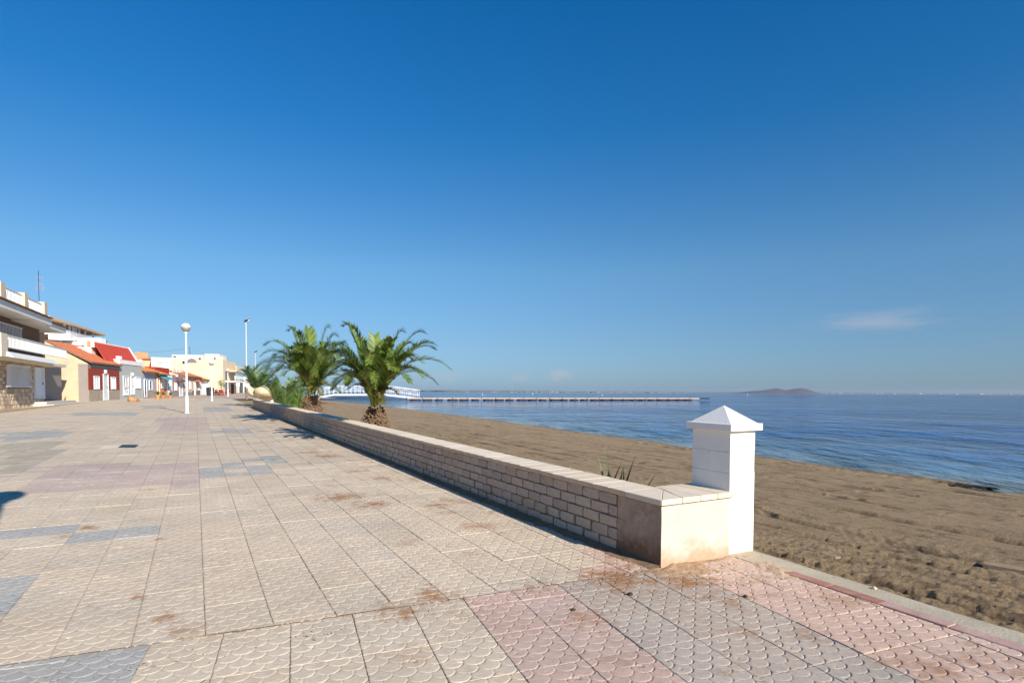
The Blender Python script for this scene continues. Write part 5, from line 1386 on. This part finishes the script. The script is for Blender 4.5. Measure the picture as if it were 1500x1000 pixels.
# pink houses further on
r7, a0, a1, zt, g = rowhouse('pink_house', 'pale pink house with red tiled eave and grey plinth, behind the nearest lamp post', 269.8, 281, 552, paint('palepink', (210,176,160)), [(277,558,279,570,M_shut)], mat('grey_plinth', (140,136,134)), 574, [(271.8,558,274,580,M_frame)])
corrugated(FB, r7, a0, a1, .4, zt, -3, zt+1.0, M_tile, .1)
r8, a0, a1, zt, g = rowhouse('beige_house', 'beige house with red tiled eave, small red awning and dark plinth', 281.2, 293, 553, paint('beigew', (204,182,158)), [(290,560,291.5,571,M_frame)], mat('dark_plinth', (112,106,104)), 572, [(284,559,286,580,M_frame)])
corrugated(FB, r8, a0, a1, .4, zt, -3, zt+1.0, M_tile, .1)
mb = MB(); FB.box(mb, FB.px(285, 557)[0], FB.px(290.5, 557)[0], .03, .8, FB.px(287, 559)[1], FB.px(287, 556.5)[1]); mb.build('awning', mat('rust_awning', (176,92,66)), r8)
r9, a0, a1, zt, g = rowhouse('blue_door_house', 'low white house with light blue double doors and an orange tiled eave', 293.2, 306, 556.5, M_wht, [(297.5,563,299,575,M_navy)], None, None, [(300,560,302.5,579,M_lblue), (303.5,562,305,575,M_navy)])
corrugated(FB, r9, a0, a1, .4, zt, -4, zt+1.6, M_tile2, .1)
r10, a0, a1, zt, g = rowhouse('cafe_house', 'low white house with a red tiled eave where the terrace tables stand', 306.3, 320, 559.5, M_wht, [(312,565,313.5,575,mat('maroon', (110,50,50)))], None, None, [(315.5,565,317.5,577,M_dark)])
corrugated(FB, r10, a0, a1, .4, zt, -5, zt+2.4, M_tile, .1)

# ---- cream apartment block behind
def blockhouse(fc, root, name, a0, a1, o0, o1, z0, z1, m):
    mb = MB(); fc.box(mb, a0, a1, o0, o1, z0, z1); return mb.build(name, m, root)
FC = Fac(pave(327, 577.6), -14); gC = pz(FC.P.y)
R_ap = empty('apartment_block', FC.pt(0, 0, gC), 'tall cream apartment block with blank side wall and corner balconies', 'building')
M_ap = paint('apricot_cream', (222,200,168)); M_ap2 = paint('pale_cream', (226,214,190))
oL = FC.gx(250, 560, 0)[0]; zt = FC.gx(322, 527, 0)[1]; aF = FC.px(345.5, 570)[0]
blockhouse(FC, R_ap, 'wall', 0, aF, oL, 0, gC-.5, zt, M_ap)
blockhouse(FC, R_ap, 'penthouse', .8, aF*.6, FC.gx(298, 520, 0)[0], FC.gx(319.5, 520, 0)[0], zt, FC.gx(310, 518, 0)[1], M_ap2)
blockhouse(FC, R_ap, 'penthouse', 1.2, aF*.7, FC.gx(248.5, 520, 0)[0], FC.gx(297.5, 520, 0)[0], zt, FC.gx(270, 519.0, 0)[1], M_ap2)
blockhouse(FC, R_ap, 'parapet', -.05, .2, FC.gx(320, 530, 0)[0], .05, zt+.002, zt+.5, M_ap2)
def gwin(x0, y0, x1, y1, m, a=0):
    o0, z0_ = FC.gx(x0, y1, a); o1, z1_ = FC.gx(x1, y0, a); mb = MB(); FC.box(mb, a-.09, a-.002, o0, o1, z0_, z1_); mb.build('window', m, R_ap)
gwin(314, 523.5, 315.8, 527, M_dark, .8); gwin(291, 524, 294.5, 526.3, M_dark, 1.2); gwin(254, 521.3, 258.5, 522.8, M_dark, 1.2); gwin(267.5, 528.8, 270.5, 532.4, M_dark); gwin(272.2, 529.2, 275, 532, M_dark)
o_, z_ = FC.gx(281, 531.5, 0); mb = MB(); n = 12; P = [FC.pt(-.06, o_+0.75*math.cos(math.pi*k/n), z_+.05+.7*math.sin(math.pi*k/n)) for k in range(n+1)]; Q = [FC.pt(-.003, o_+0.75*math.cos(math.pi*k/n), z_+.05+.7*math.sin(math.pi*k/n)) for k in range(n+1)]
mb.add(P+Q, [tuple(range(n+1)), tuple(range(2*n+1, n, -1))]+[(k, k+1, n+2+k, n+1+k) for k in range(n)]); mb.build('arched_window', mat('arched_glass', (120,118,124), .4), R_ap)
gwin(308.5, 527, 312.5, 529, mat('ac_unit', (190,180,160)))
# front: glazing and balconies
for (x0, y0, x1, y1) in ((329.5,543.5,333,556), (329.5,561,333,577)):
    a_0, z1_ = FC.px(x0, y0); a_1, z0_ = FC.px(x1, y1); mb = MB(); FC.box(mb, a_0, a_1, .002, .12, z0_, z1_); mb.build('window', M_glass, R_ap)
z_ = FC.px(330, 558.5)[1]; mb = MB(); FC.box(mb, 1.5, aF*.85, .01, 1.6, z_-.1, z_+.1); FC.box(mb, 1.5, aF*.85, 1.5, 1.6, z_+.1, z_+1.0); mb.build('balcony', M_wht, R_ap)
z_ = FC.px(330, 543)[1]; mb = MB(); FC.box(mb, 3, aF*.9, .01, 1.5, z_-.1, z_+.1); FC.box(mb, 3, aF*.9, 1.4, 1.5, z_+.1, z_+1.0); mb.build('balcony', M_ap, R_ap)
a_0, z1_ = FC.px(338.5, 562); a_1, z0_ = FC.px(342, 577); mb = MB(); FC.box(mb, a_0, a_1, .002, .1, z0_, z1_); mb.build('door', M_dark, R_ap)
# intermediate cream / peach volumes behind the little houses
def backblock(name, label, x0, x1, yt, Y, m, depth=8, wins=(), yb=588, h2=None, cat='building', ang=58):
    fc = Fac(atY(x0, 570, Y), ang); b1 = fc.px(x1, 570)[0]; zt = fc.px((x0+x1)/2, yt)[1]; g = pz(Y)-.5
    root = empty(name, fc.pt(0, 0, g), label, cat)
    mb = MB(); fc.box(mb, 0, b1, -depth, 0, g, zt); mb.build('wall', m, root)
    for (xa, ya, xb, yb_, mm) in wins:
        p0, pzt = fc.px(xa, ya); p1, pzb = fc.px(xb, yb_); mb = MB(); fc.box(mb, p0, p1, .003, .08, pzb, pzt); mb.build('window', mm, root)
    return root, fc, b1, zt, g
backblock('cream_building', 'plain cream building rising behind the orange house and the red roof room', 222, 252, 523.5, 92, M_ap2, 10)
backblock('peach_building', 'peach-coloured building seen just behind the terrace house', 240, 290, 531, 104, M_ap, 6, [(281,549,290,549.8,M_dk)])
rb, fb, b1_, zt_, g_ = backblock('tiled_roof_house', 'house with a peach tiled hip roof behind the red roof', 202, 234, 526, 96, paint('peach_wall', (228,180,140)), 8)
M_pt = mat('peach_tiles', (214,140,100), .85, .15, 3)
mb = MB(); zr_ = fb.px(212, 520.5)[1]
mb.add([fb.pt(-.4, .4, zt_), fb.pt(b1_+.4, .4, zt_), fb.pt(b1_+.4, -8.4, zt_), fb.pt(-.4, -8.4, zt_), fb.pt(1.0, -3.5, zr_), fb.pt(b1_-2.5, -3.5, zr_)], [(0,1,5,4), (1,2,5), (2,3,4,5), (3,0,4), (3,2,1,0)]); mb.build('roof', M_pt, rb)
a1_, z1_ = fb.px(198, 515.5, -1); a2_, _ = fb.px(216, 515.5, -1); mb = MB(); fb.box(mb, a1_, a2_, -3, -1, zt_-.5, z1_); mb.build('roof_room', M_pt, rb)

# the apartment building with a pergola behind the big house
FD = Fac(atY(66, 570, 66), -22)
R_pg = empty('pergola_apartments', FD.pt(0, 0, pz(66)), 'cream apartment building with deep terraces under a concrete pergola, behind the balcony house', 'building')
aD1 = FD.px(141, 500)[0]
zr = FD.px(70, 464)[1]; zr2 = FD.px(70, 474)[1]; zf = FD.px(90, 493)[1]
M_pg = paint('pergola_sand', (216,188,152))
mb = MB(); FD.box(mb, -2, aD1, -8, 1.2, zr2+.3, zr-.2); mb.build('roof_band', M_pg, R_pg)
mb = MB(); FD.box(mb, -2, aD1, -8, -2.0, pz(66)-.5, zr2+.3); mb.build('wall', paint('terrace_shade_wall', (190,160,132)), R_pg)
zfl = FD.px(100, 496)[1]
mb = MB(); FD.box(mb, -2, aD1, -2, 1.0, zfl-.3, zfl); mb.build('terrace_floor', M_wht, R_pg)
mb = MB(); FD.box(mb, -2, aD1, .85, 1.0, zfl, zfl+.75); mb.build('terrace_parapet', M_wht, R_pg)
for x in (97.5, 105, 110, 113.5, 118.5, 127, 139):
    a = FD.px(x, 485, .95)[0]; mb = MB(); FD.box(mb, a-.16, a+.16, .66, .84, zfl, zr2+.3); mb.build('column', M_wht, R_pg)
a = FD.px(98.5, 480, .5)[0]; a2 = FD.px(104, 480, .5)[0]; mb = MB(); FD.box(mb, a, a2, .4, .5, zfl+.7, zr2+.2); mb.build('glass_screen', mat('blue_glass', (110,136,170), .3), R_pg)
mb = MB(); FD.box(mb, -2, FD.px(103, 490, 1)[0], 1.01, 3.0, zfl-.9, zfl-.1); mb.build('white_canopy', M_wht, R_pg)
# plain white building
FE = Fac(atY(88, 570, 66), 78)
R_w = empty('white_flat_building', FE.pt(0, 0, pz(62)), 'plain white flat-roofed building with one orange shuttered window, above the terracotta roof', 'building')
aE1 = FE.px(148, 500)[0]; mb = MB(); FE.box(mb, 0, aE1, -1.2, 0, pz(62)-.5, FE.px(120, 494.5)[1]); mb.build('wall', M_wht, R_w)
a, z1_ = FE.px(128, 499.5); a2, z0_ = FE.px(137.5, 507.5); mb = MB(); FE.box(mb, a, a2, .002, .1, z0_, z1_); mb.build('window', mat('orange_shutter', (196,140,96)), R_w)
for x in (93.5, 98.2, 103, 107.5, 112):
    a, z_ = FE.px(x, 499); mb = MB(); FE.box(mb, a-.13, a+.13, .002, .05, z_-.12, z_+.12); mb.build('vent', mat('vent_grey', (150,150,150)), R_w)
rt_, fb, b_, zt_, g_ = backblock('pink_tower_house', 'pinkish stair tower with a white chimney at the right end of the white building', 149, 156.5, 496, 70, paint('pinkgrey', (206,180,168)), 3)
a1_, z1_ = fb.px(152, 499); a2_, _ = fb.px(154.5, 499); mb = MB(); fb.box(mb, a1_, a2_, .002, .5, g_, z1_); mb.build('chimney', M_wht, rt_)
# distant white house by the shore and its neighbours
backblock('distant_white_house', 'distant white house at the end of the promenade, left of the tall street lamps', 346.5, 362, 551.5, 150, M_wht, 9, [(353.5,556,355.5,562,M_dark), (350,566,354,577,mat('grey_shop', (150,140,140))), (347,566,349,577,mat('shop_peach', (210,170,140)))])
backblock('shore_hut', 'low cream building behind the wide low palm at the end of the wall', 360, 386, 566, 140, M_ap2, 6)
backblock('distant_cream_house', 'small distant cream house between the white house and the tall lamp', 356, 366, 560, 135, M_crm, 6, [(358,566,360,575,M_dark)])

# ---- things in front of the houses
def pot_heap(x, y, w, c, label, seed):
    p = pave(x, y); root = empty('sack', p, label, 'sack', 'orange sacks left against the houses'); rs = random.Random(seed)
    bm = bmesh.new(); bmesh.ops.create_icosphere(bm, subdivisions=3, radius=1)
    for v in bm.verts:
        n = fbm(np.array([v.co.x*2+seed]), np.array([v.co.y*2+v.co.z]), seed, 3)[0]; v.co = Vector((v.co.x*w, v.co.y*w*.8, max(v.co.z, -.6)*w*.9))*(.75+.5*n)
    me = bpy.data.meshes.new('bag'); bm.to_mesh(me); bm.free(); me.materials.append(mat('sack_%d' % c[0], c, .85, .3, 6, .5, 20)); o = bpy.data.objects.new('bag', me); C.objects.link(o); o.parent = root; o.location = (0, 0, w*.5)
    mb = MB(); mb.lathe([(w*.14, 0), (w*.1, w*.12), (w*.22, w*.3)], (p.x, p.y, p.z+w*1.2), 8); mb.build('neck', MATS['sack_%d' % c[0]], root)
pot_heap(192.5, 588, .34, (188,138,92), 'large orange sack leaning by the door of the grey house', 1)
pot_heap(197, 588, .26, (178,126,84), 'smaller orange sack right of the large one', 2)
pot_heap(201.5, 588, .20, (150,104,70), 'small brown sack at the right end of the heap by the grey house', 3)
def pot(x, y, w, h, c, label, plant=None):
    p = pave(x, y); root = empty('flower_pot', p, label, 'flower pot', 'pots in front of the houses')
    mb = MB(); mb.lathe([(w*.36, 0), (w*.5, h), (w*.56, h*1.02), (w*.56, h*1.12), (w*.46, h*1.12)], p, 12); mb.build('pot', mat('pot_%d' % c[0], c), root)
    mb = MB(); rs = random.Random(int(x))
    for k in range(26):
        a = rs.uniform(0, 6.28); e = rs.uniform(.4, 1.4); q = Vector((math.cos(a)*math.cos(e), math.sin(a)*math.cos(e), math.sin(e))); t = Vector((-q.y, q.x, 0))*.06; b_ = Vector((p.x, p.y, p.z+h))
        mb.add([b_, b_+q*h*.8-t, b_+q*h*1.3, b_+q*h*.8+t], [(0,1,2,3)])
    mb.build('foliage', mat('pot_green', (70,92,46)), root)
pot(231, 584.5, .5, .45, (180,138,88), 'ochre pot at the left corner of the orange house')
pot(239, 584.0, .55, .4, (170,120,84), 'brown pot in front of the turquoise awning')
pot(249, 583.6, .45, .35, (190,126,80), 'orange pot in front of the narrow white house')
p = pave(308, 579.2); root = empty('litter_bin', p, 'dark round litter bin beside the second globe lamp', 'bin')
mb = MB(); mb.lathe([(.4, 0), (.48, .2), (.52, 1.0), (.5, 1.05)], p, 14); mb.build('bin_body', M_dk, root); mb = MB(); mb.lathe([(.54, 1.05), (.5, 1.2), (.1, 1.3)], p, 14); mb.build('lid', M_dk, root)
M_redc = mat('red_plastic', (150,50,44), .5, .1, 3, 0)
def chair(P, rz, label):
    root = empty('terrace_chair', P, label, 'chair', 'red chairs on the cafe terrace'); root.rotation_euler = (0, 0, 0)
    c, s = math.cos(rz), math.sin(rz)
    def bx(n, x0, x1, y0, y1, z0, z1):
        mb = MB(); Q = [(x0,y0),(x1,y0),(x1,y1),(x0,y1)]; Q = [(P.x+a*c-b*s, P.y+a*s+b*c) for a, b in Q]
        mb.hexa([(a, b, P.z+z0) for a, b in Q]+[(a, b, P.z+z1) for a, b in Q]); mb.build(n, M_redc, root)
    bx('seat', -.22, .22, -.22, .22, .42, .46); bx('backrest', -.22, .22, .18, .22, .46, .88)
    for a in (-.2, .16):
        for b in (-.2, .16): bx('leg', a, a+.04, b, b+.04, 0, .42)
def table(P, label):
    root = empty('terrace_table', P, label, 'table', 'tables on the cafe terrace')
    mb = MB(); mb.lathe([(.42, .72), (.42, .75)], P, 16); mb.build('table_top', M_frame, root); mb = MB(); mb.lathe([(.22, 0), (.04, .06), (.035, .71)], P, 10); mb.build('pedestal', M_dk, root)
names = ('left', 'middle', 'right')
for k, (x, y) in enumerate(((316.5, 578.8), (321.5, 578.6), (327, 578.8))):
    P = pave(x, y); table(P, 'round white-topped table, %s of the three on the cafe terrace' % ('leftmost', 'middle one', 'rightmost')[k])
    chair(P+Vector((-.8, -.1, 0)), math.pi/2, 'red chair on the left side of the %s terrace table' % names[k]); chair(P+Vector((.8, 0, 0)), -math.pi/2, 'red chair on the right side of the %s terrace table' % names[k])
    chair(P+Vector((0, -.8, 0)), math.pi, 'red chair on the near side of the %s terrace table' % names[k])
p = pave(324.5, 578); root = empty('potted_tree', p, 'small potted tree on the cafe terrace in front of the cream block', 'plant')
mb = MB(); mb.tube([p, p+Vector((0, 0, 1.2))], .05, 6); mb.build('trunk', M_bark, root); mb = MB(); rs = random.Random(2)
for k in range(160):
    q = p+Vector((rs.gauss(0, .35), rs.gauss(0, .35), 1.7+rs.gauss(0, .4))); a = rs.uniform(0, 6.28); mb.add([q, q+Vector((math.cos(a)*.15, math.sin(a)*.15, .05)), q+Vector((0, 0, .18))], [(0,1,2)])
mb.build('crown', mat('pot_green', (70,92,46)), root)

# overhead cable strung above the small houses
pts = []
for k in range(13):
    t = k/12; q = atY(207+71*t, 515.5-6.5*t+3.5*4*t*(1-t)*.6, 97+17*t); pts.append(q)
mb = MB(); mb.tube([pts[-1]+Vector((0, 0, .2)), pts[-1]-Vector((0, 0, 3.2))], .04, 6); tag(mb.build('roof_mast', M_dk), 'thin dark mast on the cream roofs where the overhead cable ends', 'mast')
mb = MB(); mb.tube(pts, .014, 5); tag(mb.build('overhead_cable', M_dk), 'thin dark overhead cable sagging across the sky above the small houses', 'cable')

# land behind the houses
mb = MB(); mb.add([(-400, 20, .1), (-34, 20, .1), (-42, 60, .4), (-60, 130, 1.0), (-50, 180, 1.1), (-30, 260, .6), (-400, 400, .6)], [(0,1,2,3,4,5,6)])
tag(mb.build('town_ground', mat('town_ground', (150,134,114), .95, .1, .2, 0)), kind='structure')

# ------------------------------------------------------------------ haze
HAZE = 0.00004
if HAZE:
    mb = MB(); mb.box(-14000, 14000, -60, 12000, -4.6, 75)
    m = bpy.data.materials.new('haze'); m.use_nodes = True; nt = m.node_tree; nt.nodes.clear()
    pv = nt.nodes.new('ShaderNodeVolumePrincipled'); pv.inputs['Color'].default_value = (.78, .86, .96, 1); pv.inputs['Density'].default_value = HAZE; pv.inputs['Anisotropy'].default_value = .2
    mo = nt.nodes.new('ShaderNodeOutputMaterial'); nt.links.new(pv.outputs[0], mo.inputs['Volume'])
    tag(mb.build('haze', m), kind='stuff')
